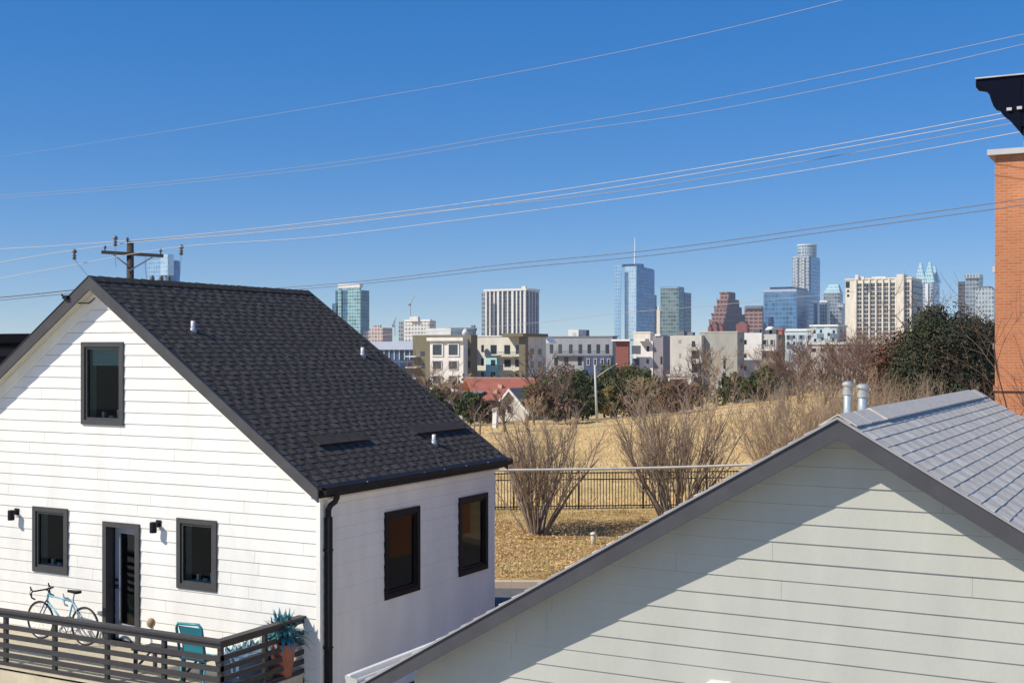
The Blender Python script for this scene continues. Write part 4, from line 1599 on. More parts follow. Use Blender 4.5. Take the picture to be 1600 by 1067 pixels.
# pale and grey slab block
s = span(1047, 1096, 1100, 524, 262, depth=16)
E = bld('apartment_building', s, 'pale apartment block joined to a big blank grey slab wall', 'apartment block')
block('wall', 'pale_stucco', E, s)
g = span(1093, 1152, 1163, 519, 260)
g[0] = on_y(1093, 519, g[2]).x
s_in = s[1]
block('slab_wall', 'greige_stucco', E, g)
mb = MB()
mb.box(g[0] - .1, g[1] + .1, g[2] - .1, g[3] + .1, g[5] + .003, g[5] + .18)
mb.build('coping', 'pale_stucco', E)
for y in (533, 546, 568, 590):
    front_win(E, s, 1081, 1086 if y < 540 else 1092, y, y + (9 if y < 540 else 14), 'dark_opening')
for y in (546, 566, 587):
    balcony(E, s, 1079, 1093, y, 1.0, 'pale_stucco')
front_win(E, s, 1060, 1064, 531, 536, 'grey_stucco')
front_win(E, s, 1061, 1064, 552, 559, 'grey_stucco')
front_win(E, s, 1061, 1064, 573, 580, 'grey_stucco')
for y in (538, 541): pass
for y in (529, 548, 570):
    side_win(E, g, 1157, 1160, y, y + 6, 'dark_opening')
for z in (.33, .66):
    mb = MB()
    zz = lerp(g[4] + 8, g[5], z)
    mb.box(g[0] + .02, g[1] - .02, g[2] - .03, g[2] - .003, zz, zz + .09)
    mb.build('joint_strip', 'pale_stucco', E)
roof_units(E, s, ((.3, 1.6, .9), (.62, 1.2, .7)))

# cream wing with balconies
s = span(1161, 1190, 1192, 520, 268, depth=18)
G = bld('apartment_building', s, 'cream apartment wing with stacked balconies, right of the big grey slab', 'apartment block')
block('wall', 'white_stucco', G, s)
s2 = span(1188, 1213, 1222, 522, 267); s2[0] = s[1] + .01
block('balcony_wing', 'pale_stucco', G, s2)
for y in (530, 552, 573, 592):
    front_win(G, s2, 1191, 1199, y, y + 10, 'window_glass_far', ('pale_stucco', .15), .1)
    front_win(G, s2, 1203, 1210, y, y + 10, 'window_glass_far', ('pale_stucco', .15), .1)
for y in (546, 566, 588):
    balcony(G, s2, 1189, 1213, y, 1.5, 'white_stucco')
for y in (531, 552, 572):
    front_win(G, s, 1163, 1166.5, y, y + 7, 'dark_opening')
t = span(1213, 1218, 1225, 523, 269)
t[0] = s2[1] + .01; t[2] = s2[2] + 1.5; t[3] = t[2] + 5
block('corner_tower', 'olive_stucco', G, t)
roof_units(G, s, ((.7, 1.4, .8),), 'slate_stucco')
roof_units(G, s2, ((.25, 1.8, .9), (.6, 1.5, 1.0)), 'slate_stucco')

# ---- mixed low blocks beyond
s = span(1212, 1222, 1226, 516, 420, depth=10)
o = bld('stair_tower', s, 'orange-red stair tower among the pale blocks left of the cream hotel', 'tower')
block('shaft', 'orange_red', o, s)
parapet(o, s, 'orange_red', .5, .3)
s = span(1226, 1276, 1282, 517, 440)
o = bld('apartment_building', s, 'grey-white low block with dark windows right of the orange-red stair tower', 'apartment block')
block('wall', 'ice_blue_facade', o, s)
parapet(o, s, 'roof_white', .8, .4)
for x in (1230, 1239, 1250, 1262, 1270):
    for y in (524, 534):
        front_win(o, s, x, x + 3.5, y, y + 5, 'dark_opening')
s = span(1267, 1308, 1322, 510, 400)
o = bld('apartment_building', s, 'pale ice-blue block with scattered dark windows, left of the cream hotel', 'apartment block')
block('wall', 'teal_cladding' if False else 'ice_blue_facade', o, s)
parapet(o, s, 'roof_white', .6, .4)
for x, y in ((1271, 516), (1281, 515), (1283, 527), (1293, 520), (1301, 516), (1300, 528), (1272, 529)):
    front_win(o, s, x, x + 3.5, y, y + 5, 'dark_opening')
for y in (515, 523, 531):
    side_win(o, s, 1312, 1316, y, y + 4.5, 'dark_opening')
s = span(1196, 1206, 1212, 513, 460)
o = bld('pavilion', s, 'white dome-roofed pavilion left of the orange-red stair tower', 'building')
block('wall', 'white_stucco', o, s)
mb = MB()
c = ((s[0] + s[1]) / 2, (s[2] + s[3]) / 2, s[5])
rr_ = (s[1] - s[0]) * .62
mb.lathe(c, [(rr_ * math.cos(R(q)), rr_ * .5 * math.sin(R(q)) + .01) for q in range(0, 90, 12)] + [(.05, rr_ * .5)], 18)
mb.build('dome', 'roof_white', o, True)
s = span(1262, 1392, 1400, 538, 340, depth=10)
o = bld('low_building', s, 'long low building with a pale flat roof beneath the cream hotel', 'building')
block('wall', 'pale_stucco', o, s)
parapet(o, s, 'roof_white', .7, .5)
for x in range(1268, 1390, 14):
    front_win(o, s, x, x + 7, 544, 550, 'dark_opening')
s = span(586, 648, 656, 539, 430, depth=30)
o = bld('office_building', s, 'low office building with a pale blue roof band above the shingle roof slope', 'building')
block('wall', 'navy_glass', o, s)
mb = MB()
mb.box(s[0] - 1, s[1] + 1, s[2] - 1.2, s[3] + 1, s[5] - 1.6, s[5] + 1.2)
mb.build('roof_band', 'steel_blue_roof', o)
for x in range(592, 648, 8):
    front_win(o, s, x, x + 1.4, 545, 562, 'steel_blue_roof', None, .3, 'pier')

# ---- red roofed house and smaller ones at the far side of the field
def hip_roof(parent, x0, x1, y0, y1, z, rise, m, over=.5):
    mb = MB()
    x0 -= over; x1 += over; y0 -= over; y1 += over
    my = (y0 + y1) / 2
    hy = (y1 - y0) / 2
    a, b = (x0 + hy * .9, my, z + rise), (x1 - hy * .9, my, z + rise)
    A_, B_, C2, D_ = (x0, y0, z), (x1, y0, z), (x1, y1, z), (x0, y1, z)
    mb.quad(A_, B_, b, a); mb.tri(B_, C2, b); mb.quad(C2, D_, a, b); mb.tri(D_, A_, a)
    mb.quad(A_, D_, C2, B_)
    o = mb.build('roof', m, parent)
    mb = MB()
    mb.bar((a[0], my, z + rise + .03), (b[0], my, z + rise + .03), .35, .14)
    mb.build('ridge_cap', 'roof_red_ridge' if 'red' in m else m, o)
    return o
def gable_house(name, label, d, pl, pr, yeave, yridge, roofm, wallm, depth=8, ridge='x'):
    a, b = at(pl, yeave, d), at(pr, yeave, d)
    zr = at(pl, yridge, d).z
    zb = -5
    h = thing(name, (b.x, b.y, -3.2), label, 'house')
    y0 = min(a.y, b.y)
    x0, x1 = on_y(pl, yeave, y0).x, on_y(pr, yeave, y0).x
    ze = a.z
    mb = MB()
    if ridge == 'x':
        mb.box(x0, x1, y0, y0 + depth, zb, ze)
        hw = depth / 2
        mb.build('wall', wallm, h)
        mb = MB()
        n = len(mb.v)
        o_ = .5
        ya, yb, ym = y0 - o_, y0 + depth + o_, y0 + hw
        zl = ze - o_ * (zr - ze) / hw
        for q in ((ya, zl), (yb, zl)):
            pass
        mb.hexa([(x0 - o_, ya, zl - .15), (x1 + o_, ya, zl - .15), (x1 + o_, ym, zr - .15), (x0 - o_, ym, zr - .15), (x0 - o_, ya, zl), (x1 + o_, ya, zl), (x1 + o_, ym, zr), (x0 - o_, ym, zr)])
        mb.hexa([(x0 - o_, ym + .01, zr - .15), (x1 + o_, ym + .01, zr - .15), (x1 + o_, yb, zl - .15), (x0 - o_, yb, zl - .15), (x0 - o_, ym + .01, zr), (x1 + o_, ym + .01, zr), (x1 + o_, yb, zl), (x0 - o_, yb, zl)])
        mb.build('roof', roofm, h)
    else:
        xm = (x0 + x1) / 2
        mb.prism_y([(x0, zb), (x1, zb), (x1, ze), (xm, zr - .2), (x0, ze)], y0, y0 + depth)
        mb.build('wall', wallm, h)
        mb = MB()
        o_ = .6
        k_ = (zr - ze) / (xm - x0)
        for s_ in (-1, 1):
            xe = xm + s_ * (xm - x0 + o_)
            ze_ = zr - abs(xe - xm) * k_
            mb.prism_y([(xm, zr - .22 + .22), (xe, ze_ + .22 - .0), (xe, ze_ - .02), (xm, zr - .02)][::s_], y0 - .5, y0 + depth + .3)
        rf = mb.build('roof', roofm, h)
        mb = MB()
        for s_ in (-1, 1):
            xe = xm + s_ * (xm - x0 + o_)
            ze_ = zr - abs(xe - xm) * k_
            mb.prism_y([(xm, zr + .0), (xe, ze_ + .0), (xe, ze_ - .30), (xm, zr - .34)][::s_], y0 - .58, y0 - .505)
        mb.build('barge_board', 'white_stucco', rf)
    return h, (x0, x1, y0, y0 + depth, zb, ze)

b = at(838, 628, 150)
rh = thing('red_roofed_house', (b.x, b.y, -3.2), 'house with a terracotta red roof at the far side of the field', 'house')
ra, rb2 = at(727, 591, 158), at(846, 592, 158)          # ridge ends
ea, eb = at(747, 630, 149), at(868, 631, 149)           # eave ends
back = (ra - ea); back.z = 0
mb = MB()
dn = Vector((0, 0, -.18))
mb.hexa([ea + dn, eb + dn, rb2 + dn, ra + dn, ea, eb, rb2, ra])
fa, fb = ra + back, rb2 + back
fa.z = fb.z = ea.z
mb.hexa([ra + dn + Vector((0, .02, 0)), rb2 + dn + Vector((0, .02, 0)), fb + dn, fa + dn, ra + Vector((0, .02, 0)), rb2 + Vector((0, .02, 0)), fb, fa])
rf = mb.build('roof', 'roof_red', rh)
mb = MB(); mb.bar(ra + Vector((0, 0, .06)), rb2 + Vector((0, 0, .06)), .5, .22); mb.build('ridge_cap', 'roof_red_ridge', rf)
mb = MB()
in_ = lambda p_, q_, t_: p_.lerp(q_, t_)
cs_ = [in_(ea, fb, .06), in_(eb, fa, .06), in_(fb, ea, .06), in_(fa, eb, .06)]
mb.hexa([Vector((c_.x, c_.y, -5)) for c_ in cs_] + [Vector((c_.x, c_.y, ea.z - .2)) for c_ in cs_])
mb.build('wall', 'cream_stucco', rh)
for u_, v_ in ((.40, .62), (.30, .40), (.58, .42), (.42, .22)):
    c_ = in_(in_(ea, eb, u_), in_(ra, rb2, u_), v_)
    mb = MB(); mb.box(c_.x - .28, c_.x + .28, c_.y - .25, c_.y + .25, c_.z - .1, c_.z + .38)
    mb.build('roof_vent', 'roof_red_ridge', rf)
h, q = gable_house('gable_house', 'small gabled house with pale trim in front of the red hip roof', 132, 776, 822, 634, 606, 'roof_grey_far', 'pale_stucco', 9, 'y')
front_win(h, [0, 0, q[2], 0], 793, 799, 634, 645)
h, q = gable_house('small_house', 'low house with a grey roof between shingle roof edge and red roof', 150, 686, 722, 627, 612, 'roof_grey_far', 'pale_stucco', 9)
h, q = gable_house('small_house', 'whitish weathered house half hidden by twigs at the edge of the field', 128, 992, 1040, 628, 617, 'roof_grey_far', 'white_stucco', 8)
for x in (1000, 1013, 1027):
    front_win(h, [0, 0, q[2], 0], x, x + 5, 630, 640)
s = span(1044, 1080, 1084, 588, 150)
o = bld('low_building', s, 'small beige two-storey building with wide dark windows below the pale apartments', 'building')
block('wall', 'cream_stucco', o, s)
parapet(o, s, 'pale_stucco', .25, .15)
front_win(o, s, 1047, 1073, 592, 600, 'brown_stone' if False else 'dark_opening')
front_win(o, s, 1048, 1056, 611, 622, 'dark_opening')
front_win(o, s, 1063, 1074, 611, 622, 'dark_opening')
s = span(1152, 1184, 1190, 604, 128)
o = bld('carport', s, 'low shed with a flat white roof beyond the field edge', 'shed')
block('wall', 'bluish_grey', o, s)
mb = MB()
mb.box(s[0] - .6, s[1] + .6, s[2] - .8, s[3] + .3, s[5] + .003, s[5] + .28)
mb.build('roof', 'roof_white', o)
s = span(868, 888, 893, 640, 124)
o = bld('garden_shed', s, 'small rusty orange roofed shed among the bare trees beyond the field', 'shed')
block('wall', 'slate_stucco', o, s)
mb = MB()
mb.prism_y([(s[0] - .3, s[5] + .003), (s[1] + .3, s[5] + .003), ((s[0] + s[1]) / 2, s[5] + 1.1)], s[2] - .3, s[3] + .3)
mb.build('roof', 'roof_red', o)
for px, lab in ((1163, 'white post beside the low shed beyond the field'),):
    b = on_ground(px, 116)
    t = thing('marker_post', (b.x, b.y, b.z), lab, 'post')
    mb = MB(); mb.tube([b, b + Vector((0, 0, 1.15))], .09, .09, 8); mb.build('post', 'antenna_white', t)
    mb = MB(); mb.lathe(b + Vector((0, 0, 1.15)), [(.14, 0), (.16, .12), (.05, .2)], 8); mb.build('cap', 'antenna_white', t)
b = on_ground(1132, 118)
t = thing('dark_pole', (b.x, b.y, b.z), 'dark wooden pole in front of the big grey slab wall', 'utility pole')
mb = MB(); tp = at(1132, 556, 118); mb.tube([b, tp], .15, .11, 8); mb.build('post', 'pole_wood', t)
mb = MB(); mb.bar(at(1129, 580, 117.8), at(1133, 579, 117.8), .25, .3); mb.build('meter_box', 'antenna_white', t)
mb = MB(); mb.bar(at(1128.5, 561, 118), at(1135.5, 561, 118), .1, .12); mb.build('crossarm', 'pole_wood', t)

# ------------------------------------------------ downtown towers
GRP = 'downtown towers on the skyline'
def tower(name, label, s):
    return thing(name, (s[1], s[2], -12), label, 'tower', GRP)

s = span(230, 258, 280, 405, 1150)
o = tower('office_tower', 'pale and blue glass tower rising behind the utility pole', s)
block('glass_shaft', 'sky_glass', o, s)
s2 = span(251, 262, 266, 397, 1146, 430); s2[3] = s2[2] + 8
block('top_fin', 'pale_glass', o, s2)
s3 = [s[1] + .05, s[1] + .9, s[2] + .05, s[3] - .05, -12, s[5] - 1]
block('painted_shade_side', 'blue_glass_shade', o, s3)  # shade painted as deeper blue on the side away from the sun

s = span(524, 560, 577, 453, 1300)
o = tower('apartment_tower', 'teal glass tower with a white crown, first right of the shingle roof ridge', s)
block('glass_shaft', 'teal_dark_glass', o, s)
for xl, xr, yt in ((528, 533, 447), (543, 563, 450)):
    q = strip(s, xl, xr, yt, 1.5)
    block('pale_strip', 'teal_glass', o, q)
c = span(528, 562, 567, 443, 1297, 449.5)
block('crown', 'white_stucco', o, c)
q = span(519, 525, 526, 474, 1310)
block('side_wing', 'teal_dark_glass', o, q)

s = span(577, 598, 613, 512, 1250)
o = tower('office_block', 'pinkish mid-rise block beside the teal tower', s)
block('wall', 'far_pink', o, s)
q = span(583, 594, 596, 508, 1252, 513); block('roof_unit', 'far_pink', o, q)
s = span(560, 577, 584, 516, 1300)
o = tower('office_block', 'small pale mid-rise block left of the pinkish one, at the roof edge', s)
block('wall', 'far_white', o, s)

s = span(631, 671, 681, 501, 1200)
o = tower('office_block', 'white mid-rise block with a stepped rooftop, between crane and olive apartments', s)
block('wall', 'far_white', o, s)
q = span(640, 653, 656, 494.5, 1203, 502); block('roof_unit', 'white_stucco', o, q)
q = span(632, 672, 676, 499, 1199, 502); block('parapet', 'roof_white', o, q)
q = span(623, 630.5, 631, 502, 1215, depth=30); block('dark_wing', 'grey_blue_glass', o, q)
s = span(688, 738, 744, 514, 1050)
o = tower('office_block', 'low grey glass office block left of the striped apartment tower', s)
block('glass', 'grey_blue_glass', o, s)
q = span(698, 743, 745, 512, 1045, 517); block('roof_slab', 'navy_glass', o, q)
q = span(736, 741, 743, 508, 1046, 513); block('roof_unit', 'bluish_grey', o, q)

# striped apartment tower
s = span(758, 822, 842, 455, 1100)
o = tower('apartment_tower', 'wide apartment tower striped with white piers, behind the cream block', s)
block('glass_shaft', 'dark_balcony', o, s)
for i, px in enumerate((760, 766.5, 773, 779, 786, 794, 801.5, 808, 814, 820.5)):
    a = on_y(px, 455, s[2])
    mb = MB()
    wd = 1.25 if i % 3 else 2.1
    mb.box(a.x - wd / 2, a.x + wd / 2, s[2] - 1.2, s[2] - .02, -12, s[5] + .6)
    mb.build('pier', 'white_stucco', o)
mb = MB()
mb.box(s[0] - .8, s[1] + 1.0, s[2] - 1.6, s[3] + .5, s[5] + .62, s[5] + 2.4)
mb.build('roof_slab', 'white_stucco', o)
for k in range(4):
    yy = lerp(s[2], s[3], (k + .7) / 4.2)
    mb = MB()
    mb.box(s[1] + .02, s[1] + 1.1, yy, yy + 1.3, -12, s[5] + .6)
    mb.build('pier', 'steel_blue_roof', o)
q = span(808, 826, 838, 450.5, 1106, 454); block('roof_unit', 'white_stucco', o, q)
q = span(815, 821, 823, 447, 1108, 451); block('roof_unit', 'white_stucco', o, q)
q = span(752.5, 757.8, 758, 457, 1108, depth=18); block('side_wing', 'grey_blue_glass', o, q)

# tall blue tower with the spire
s = span(976, 994, 1021, 416, 1400)
o = tower('office_tower', 'tallest pale blue glass tower with a white spire', s)
block('glass_shaft', 'pale_glass', o, s)
mb = MB()
n = len(mb.v)
yb_ = s[3] + .3
zt0, zt1 = s[5] + 1.2, s[5] - 1.5
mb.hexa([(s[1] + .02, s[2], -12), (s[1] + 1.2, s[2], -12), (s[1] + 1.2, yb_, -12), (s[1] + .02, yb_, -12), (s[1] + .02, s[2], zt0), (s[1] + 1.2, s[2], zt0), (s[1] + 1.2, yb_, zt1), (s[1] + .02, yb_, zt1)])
mb.build('painted_shade_side', 'blue_glass_shade', o)  # side face darkened in its colour to stand for shade
q = span(960, 970, 970.4, 414, 1400.5, depth=20); block('pale_fin', 'sky_glass', o, q)
q2 = [q[1] + .03, s[0] - .03, s[2] + 4, s[2] + 26, -12, s[5] + 2]; block('recess', 'navy_glass', o, q2)
q = span(972, 1001, 1006, 412, 1402, 416.5); block('crown', 'navy_glass', o, q)
b_ = at(992, 413, 1412); t_ = at(992, 371, 1412)
mb = MB(); mb.tube([b_, lerp(b_, t_, .5), t_], 1.1, .35, 8); mb.build('spire', 'antenna_white', o)
s = span(1008, 1013, 1026, 460, 1500)
o = tower('office_tower', 'stepped dark blue tower tucked against the tallest pale blue tower', s)
block('glass_shaft', 'navy_glass', o, s)
q = span(1008, 1012, 1020, 447, 1503); block('upper_step', 'mid_blue_glass', o, q)
q = span(1012, 1014, 1029, 478, 1498); block('brown_step', 'granite_plum_shade', o, q)
s = span(1026, 1031, 1032, 484, 1350, depth=12)
o = tower('office_tower', 'narrow cream slab left of the green-grey tower', s)
block('wall', 'cream_stucco', o, s)
q = span(1027, 1030, 1031, 479, 1352, 485); block('roof_unit', 'white_stucco', o, q)
s = span(990, 1016, 1021, 520, 900)
o = tower('office_block', 'low cream block at the foot of the tallest pale blue tower', s)
block('wall', 'cream_stucco', o, s)
parapet(o, s, 'roof_white', .8, .5)

s = span(1032, 1060, 1068, 451, 1250)
o = tower('office_tower', 'green-grey glass tower with a dark blue flank, left of the stepped pink tower', s)
block('glass_shaft', 'green_grey_glass', o, s)
q = [s[1] + .02, s[1] + .8, s[2], s[3], -12, s[5] + .1]; block('painted_shade_flank', 'teal_dark_glass', o, q)  # darker glass panel, the flank's shade put into its colour
q = span(1062, 1069.5, 1080, 457, 1262); block('rear_wing', 'navy_glass', o, q)
mb = MB(); mb.box(s[0] - .5, s[1] + .5, s[2] - .5, s[3], s[5] + .15, s[5] + 2); mb.build('parapet', 'grey_blue_glass', o)

# stepped pink granite tower
s = span(1104, 1128, 1176, 508, 1150)
o = tower('stepped_tower', 'stepped pyramid-topped tower of pink granite', s)
tiers = [(1125, 1138.5, 1148, 456), (1120, 1136.5, 1154, 467), (1116, 1135, 1158, 478), (1112, 1133, 1163, 489), (1108, 1131, 1168, 499)]
prev = None
for i, (pl, pc, pr, yt) in enumerate(reversed(tiers)):
    q = span(pl, pc, pr, yt, 1150 + i * 4)
    if prev: q[4] = prev[5] + .02
    prev = q
    block('tier', 'granite_pink', o, q)
    mb = MB(); mb.box(q[0] - .4, q[1] + .4, q[2] - .4, q[3] + .4, q[5] - 1.6, q[5] + .01); mb.build('ledge', 'brown_stone', o)
    mb = MB(); mb.box(q[1] + .45, q[1] + .8, q[2] + .2, q[3] - .2, q[4], q[5] - 1.7); mb.build('painted_shade_granite', 'granite_plum_shade', o)  # right-hand shade of each tier put into a darker stone colour
for xl, xr, yt in ((1106, 1112, 507), (1113, 1121, 503), (1122, 1130, 506), (1150, 1168, 502)):
    q = span(xl, xr - 1, xr, yt, 1130)
    mb = MB()
    mb.prism_y([(q[0], -12), (q[1], -12), (q[1], q[5] - 3), ((q[0] + q[1]) / 2, q[5]), (q[0], q[5] - 3)], q[2], q[2] + 8)
    mb.build('red_atrium', 'brick_red', o)
s = span(1163, 1191, 1193, 480, 1300, depth=30)
o = tower('office_tower', 'brown stone block between the stepped pink tower and the blue glass box', s)
block('wall', 'brown_stone', o, s)
q = span(1164, 1190, 1192, 477.5, 1298, 482); block('parapet', 'bluish_grey', o, q)

s = span(1193, 1244, 1276, 452, 1180)
o = tower('office_tower', 'broad blue glass office box with a dark rooftop', s)
block('glass_shaft', 'mid_blue_glass', o, s)
q = [s[1] + .03, s[1] + .9, s[2], s[3], -12, s[5] + .01]; block('painted_shade_side', 'blue_glass_shade', o, q)  # unlit face, its shade painted as deeper blue
q = span(1203, 1240, 1262, 448, 1186, 453); block('rooftop', 'navy_glass', o, q)
q = span(1200, 1204, 1209, 495, 1160); block('low_wing', 'navy_glass', o, q)
mb = MB(); mb.box(s[0] - .4, s[1] + .4, s[2] - .4, s[2] - .02, s[5] - 2.2, s[5] + .3); mb.build('cornice', 'steel_blue_roof', o)

# round crowned tower
s = span(1238, 1264, 1280, 399, 1450)
o = tower('apartment_tower', 'tall silver tower with a rounded crown behind the blue glass box', s)
block('shaft', 'silver_facade', o, s)
q = [s[1] + .03, s[1] + 1.0, s[2] + 4, s[3], -12, s[5] - 1.5]; block('painted_shade_side', 'mid_blue_glass', o, q)  # blue panel painting the shade of the right face
for xl, xr in ((1243, 1246), (1253, 1256.5)):
    q = strip(s, xl, xr, 402, 1.5); block('pale_strip', 'far_white', o, q)
cx_, cy_ = (s[0] + s[1]) / 2 + 1.5, (s[2] + s[3]) / 2
rr_ = (s[1] - s[0]) * .56

h1 = at(1255, 381, 1460).z - s[5]
mb = MB(); mb.lathe((cx_, cy_, s[5] + .02), [(rr_, 0), (rr_, h1 * .86), (rr_ * .93, h1 * .87), (rr_ * .93, h1 * .9)], 28); mb.build('round_crown', 'silver_facade', o, False)
mb = MB(); mb.lathe((cx_, cy_, s[5] + h1 * .905), [(rr_ * 1.06, 0), (rr_ * 1.06, h1 * .09), (rr_ * .8, h1 * .1)], 28); mb.build('crown_ring', 'antenna_white', o)
s = span(1287, 1312, 1317, 457, 1350)
o = tower('office_tower', 'pale grey-blue office tower with a sloped green top, left of the cream hotel', s)
block('shaft', 'grey_blue_glass', o, s)
q = span(1290, 1310, 1315, 444, 1352, 457)
mb = MB(); mb.hexa([(s[0], s[2], s[5] + .01), (s[1], s[2], s[5] + .01), (s[1], s[3], s[5] + .01), (s[0], s[3], s[5] + .01), (s[0] + 4, s[2] + 6, q[5]), (s[1] - 3, s[2] + 6, q[5]), (s[1] - 3, s[3] - 3, q[5]), (s[0] + 4, s[3] - 3, q[5])]); mb.build('sloped_top', 'crown_glass', o)
s = span(1281, 1292, 1296, 471, 1250)
o = tower('office_block', 'white edged slab in front of the grey-blue office tower', s)
block('wall', 'silver_facade', o, s)
q = span(1280.5, 1292.5, 1296, 469.5, 1249, 472.5); block('parapet', 'roof_white', o, q)
s = span(1297, 1315, 1320, 478, 1230)
o = tower('office_block', 'grey glass mid-rise against the left edge of the cream hotel', s)
block('glass', 'grey_blue_glass', o, s)
q = span(1308, 1318, 1320, 474, 1226, 480); block('roof_unit', 'silver_facade', o, q)

# cream hotel with its window grid
s = span(1321, 1424, 1440, 435, 620)
o = tower('hotel_tower', 'broad cream hotel slab with a regular grid of dark windows', s)
block('wall', 'cream_stucco', o, s)
x_ = lambda px: on_y(px, 470, s[2]).x
proto = None
rows_ = [at(1380, y, 620).z for y in [441 + 7.0 * i for i in range(13)]]
wz = (rows_[0] - rows_[1])
z_ref = rows_[0]
def win_proto(w_, h_, name='window'):
    mb = MB()
    x0_, z0_ = s[1] - w_, s[5] - h_
    mb.box(x0_, x0_ + w_ * .47, s[2] - .04, s[2] - .003, z0_, s[5])
    mb.box(x0_ + w_ * .53, s[1], s[2] - .04, s[2] - .003, z0_, s[5])
    mb.box(x0_ - .06, s[1] + .06, s[2] - .12, s[2] - .003, z0_ - .22, z0_ - .005)
    return mb.build(name, 'window_glass_far', o)
bays = (1343, 1353.5, 1364, 1374.5, 1385, 1395)
bw_ = x_(1346.5) - x_(1339.5)
for b_ in bays:
    for z in rows_:
        if proto is None:
            proto = c_ = win_proto(bw_, wz * .68)
        else:
            c_ = proto.copy(); COL.objects.link(c_); c_.parent = o
        c_.location = (x_(b_) + bw_ / 2 - s[1], 0, z + wz * .0 - s[5])
p2 = None
for z in rows_:
    if p2 is None: p2 = c_ = win_proto(x_(1421) - x_(1414), wz * .68)
    else:
        c_ = p2.copy(); COL.objects.link(c_); c_.parent = o
    c_.location = (x_(1421) - s[1], 0, z - s[5])
for b_ in [1337.5 + 10.4 * i for i in range(7)]:
    mb = MB(); xx = x_(b_); mb.box(xx - .35, xx + .35, s[2] - .7, s[2] - .13, -12, s[5] - .02); mb.build('pier', 'cream_stucco', o)
mb = MB(); mb.box(s[1] + .01, s[1] + .3, s[2] + 2, s[3] - .5, -12, s[5] - .8); mb.build('painted_shade_flank', 'dark_balcony', o)  # dark panel painting the shade on the hotel's side
q = span(1400, 1411, 1414, 428, 619, 440); q[3] = s[2] + 8; q[2] = s[2] - 1.5; block('lift_tower', 'cream_stucco', o, q)
mb = MB(); mb.box(q[0], q[1], s[2] - 1.5, s[2] - .01, -12, q[4] - .01); mb.build('lift_shaft', 'cream_stucco', o)
mb = MB(); mb.box(s[0] - .3, s[1] + .3, s[2] - .4, s[3] + .3, s[5] + .01, s[5] + .7); mb.build('cornice', 'cream_stucco', o)
front_win(o, s, 1321.5, 1327.5, 440, 450, 'dark_opening', None, .1, 'dark_panel')
front_win(o, s, 1323.5, 1327, 453, 457, 'dark_opening', None, .1, 'dark_panel')
front_win(o, s, 1323.5, 1327, 460, 464, 'dark_opening', None, .1, 'dark_panel')
for pl, pr, yt in ((1336, 1341, 429.5), (1362, 1384, 432), (1340, 1350, 432)):
    q = span(pl, pr, pr + 1, yt, 626, 437); block('roof_unit', 'white_stucco', o, q)

# tower with the faceted glass crown
s = span(1430, 1457, 1467, 441, 1350)
o = tower('office_tower', 'glass tower with pointed faceted crown behind the right edge of the cream hotel', s)
block('shaft', 'silver_facade', o, s)
q = [s[1] + .03, s[1] + .8, s[2], s[3], -12, s[5] - 1]; block('painted_shade_side', 'mid_blue_glass', o, q)  # right face with its shade painted in blue
def peak(pl, pr, yb, yt, d0, dep, m='crown_glass', lean=0):
    a, b = at(pl, yb, d0), at(pr, yb, d0)
    y0 = s[2] + dep[0]; y1 = s[2] + dep[1]
    x0, x1 = on_y(pl, yb, y0).x, on_y(pr, yb, y0).x
    zt = at((pl + pr) / 2, yt, d0).z
    mb = MB()
    xm, ym = (x0 + x1) / 2 + lean, (y0 + y1) / 2
    z0 = s[5] + .02
    e_ = .16
    mb.hexa([(x0, y0, z0), (x1, y0, z0), (x1, y1, z0), (x0, y1, z0), (xm - (xm - x0) * e_, ym - 2, zt), (xm + (x1 - xm) * e_, ym - 2, zt), (xm + (x1 - xm) * e_, ym + 2, zt), (xm - (xm - x0) * e_, ym + 2, zt)])
    mb.build('crown_peak', m, o)
peak(1428, 1446, 443, 410, 1350, (.2, 14))
peak(1442, 1460, 443, 409, 1350, (.4, 14.2))
peak(1450, 1467, 441, 415, 1362, (14.5, 28), 'crown_glass')
s_ = s
q = strip(s, 1436, 1440, 443, 1.5); block('pale_strip', 'antenna_white', o, q)
q = strip(s, 1446, 1450, 443, 1.5); block('pale_strip', 'antenna_white', o, q)

s = span(1508, 1530, 1536, 433, 1150)
o = tower('office_tower', 'grey stepped concrete tower above the dark evergreen tree', s)
block('shaft', 'grey_blue_glass', o, s)
q = span(1507, 1531, 1536, 428, 1148, 434); block('roof_slab', 'silver_facade', o, q)
q = span(1497, 1507.5, 1508, 440, 1158, depth=20); block('side_wing', 'dark_balcony', o, q)
s = span(1524, 1553, 1556, 450, 1080, depth=40)
o = tower('office_block', 'pale green-grey glass block at the edge of the brick building', s)
block('glass', 'silver_facade', o, s)
q = span(1530, 1546, 1552, 447, 1084, 451); block('roof_unit', 'bluish_grey', o, q)

# construction crane
b_ = at(645, 500, 1600)
cr = thing('tower_crane', (b_.x, b_.y, -12), 'thin luffing construction crane above the white mid-rise block', 'crane')
mb = MB(); mb.tube([at(641.5, 520, 1600), at(641.5, 476, 1600)], .45, .45, 4); mb.build('mast', 'mid_wire', cr)
mb = MB(); mb.tube([at(640, 477, 1600), at(648, 461, 1600)], .7, .4, 4); mb.build('jib', 'mid_wire', cr)
mb = MB(); mb.bar(at(638.5, 477, 1600), at(642, 475, 1600), 1.5, 2); mb.build('counterweight', 'bluish_grey', cr)
b_ = at(616, 520, 1500)
cr = thing('tower_crane', (b_.x, b_.y, -12), 'small construction crane between the pinkish and white mid-rise blocks', 'crane')
mb = MB(); mb.tube([at(617, 525, 1500), at(617, 499, 1500)], .5, .5, 4); mb.build('mast', 'mid_wire', cr)
mb = MB(); mb.tube([at(613, 509, 1500), at(619, 496, 1500)], .8, .4, 4); mb.build('jib', 'mid_wire', cr)
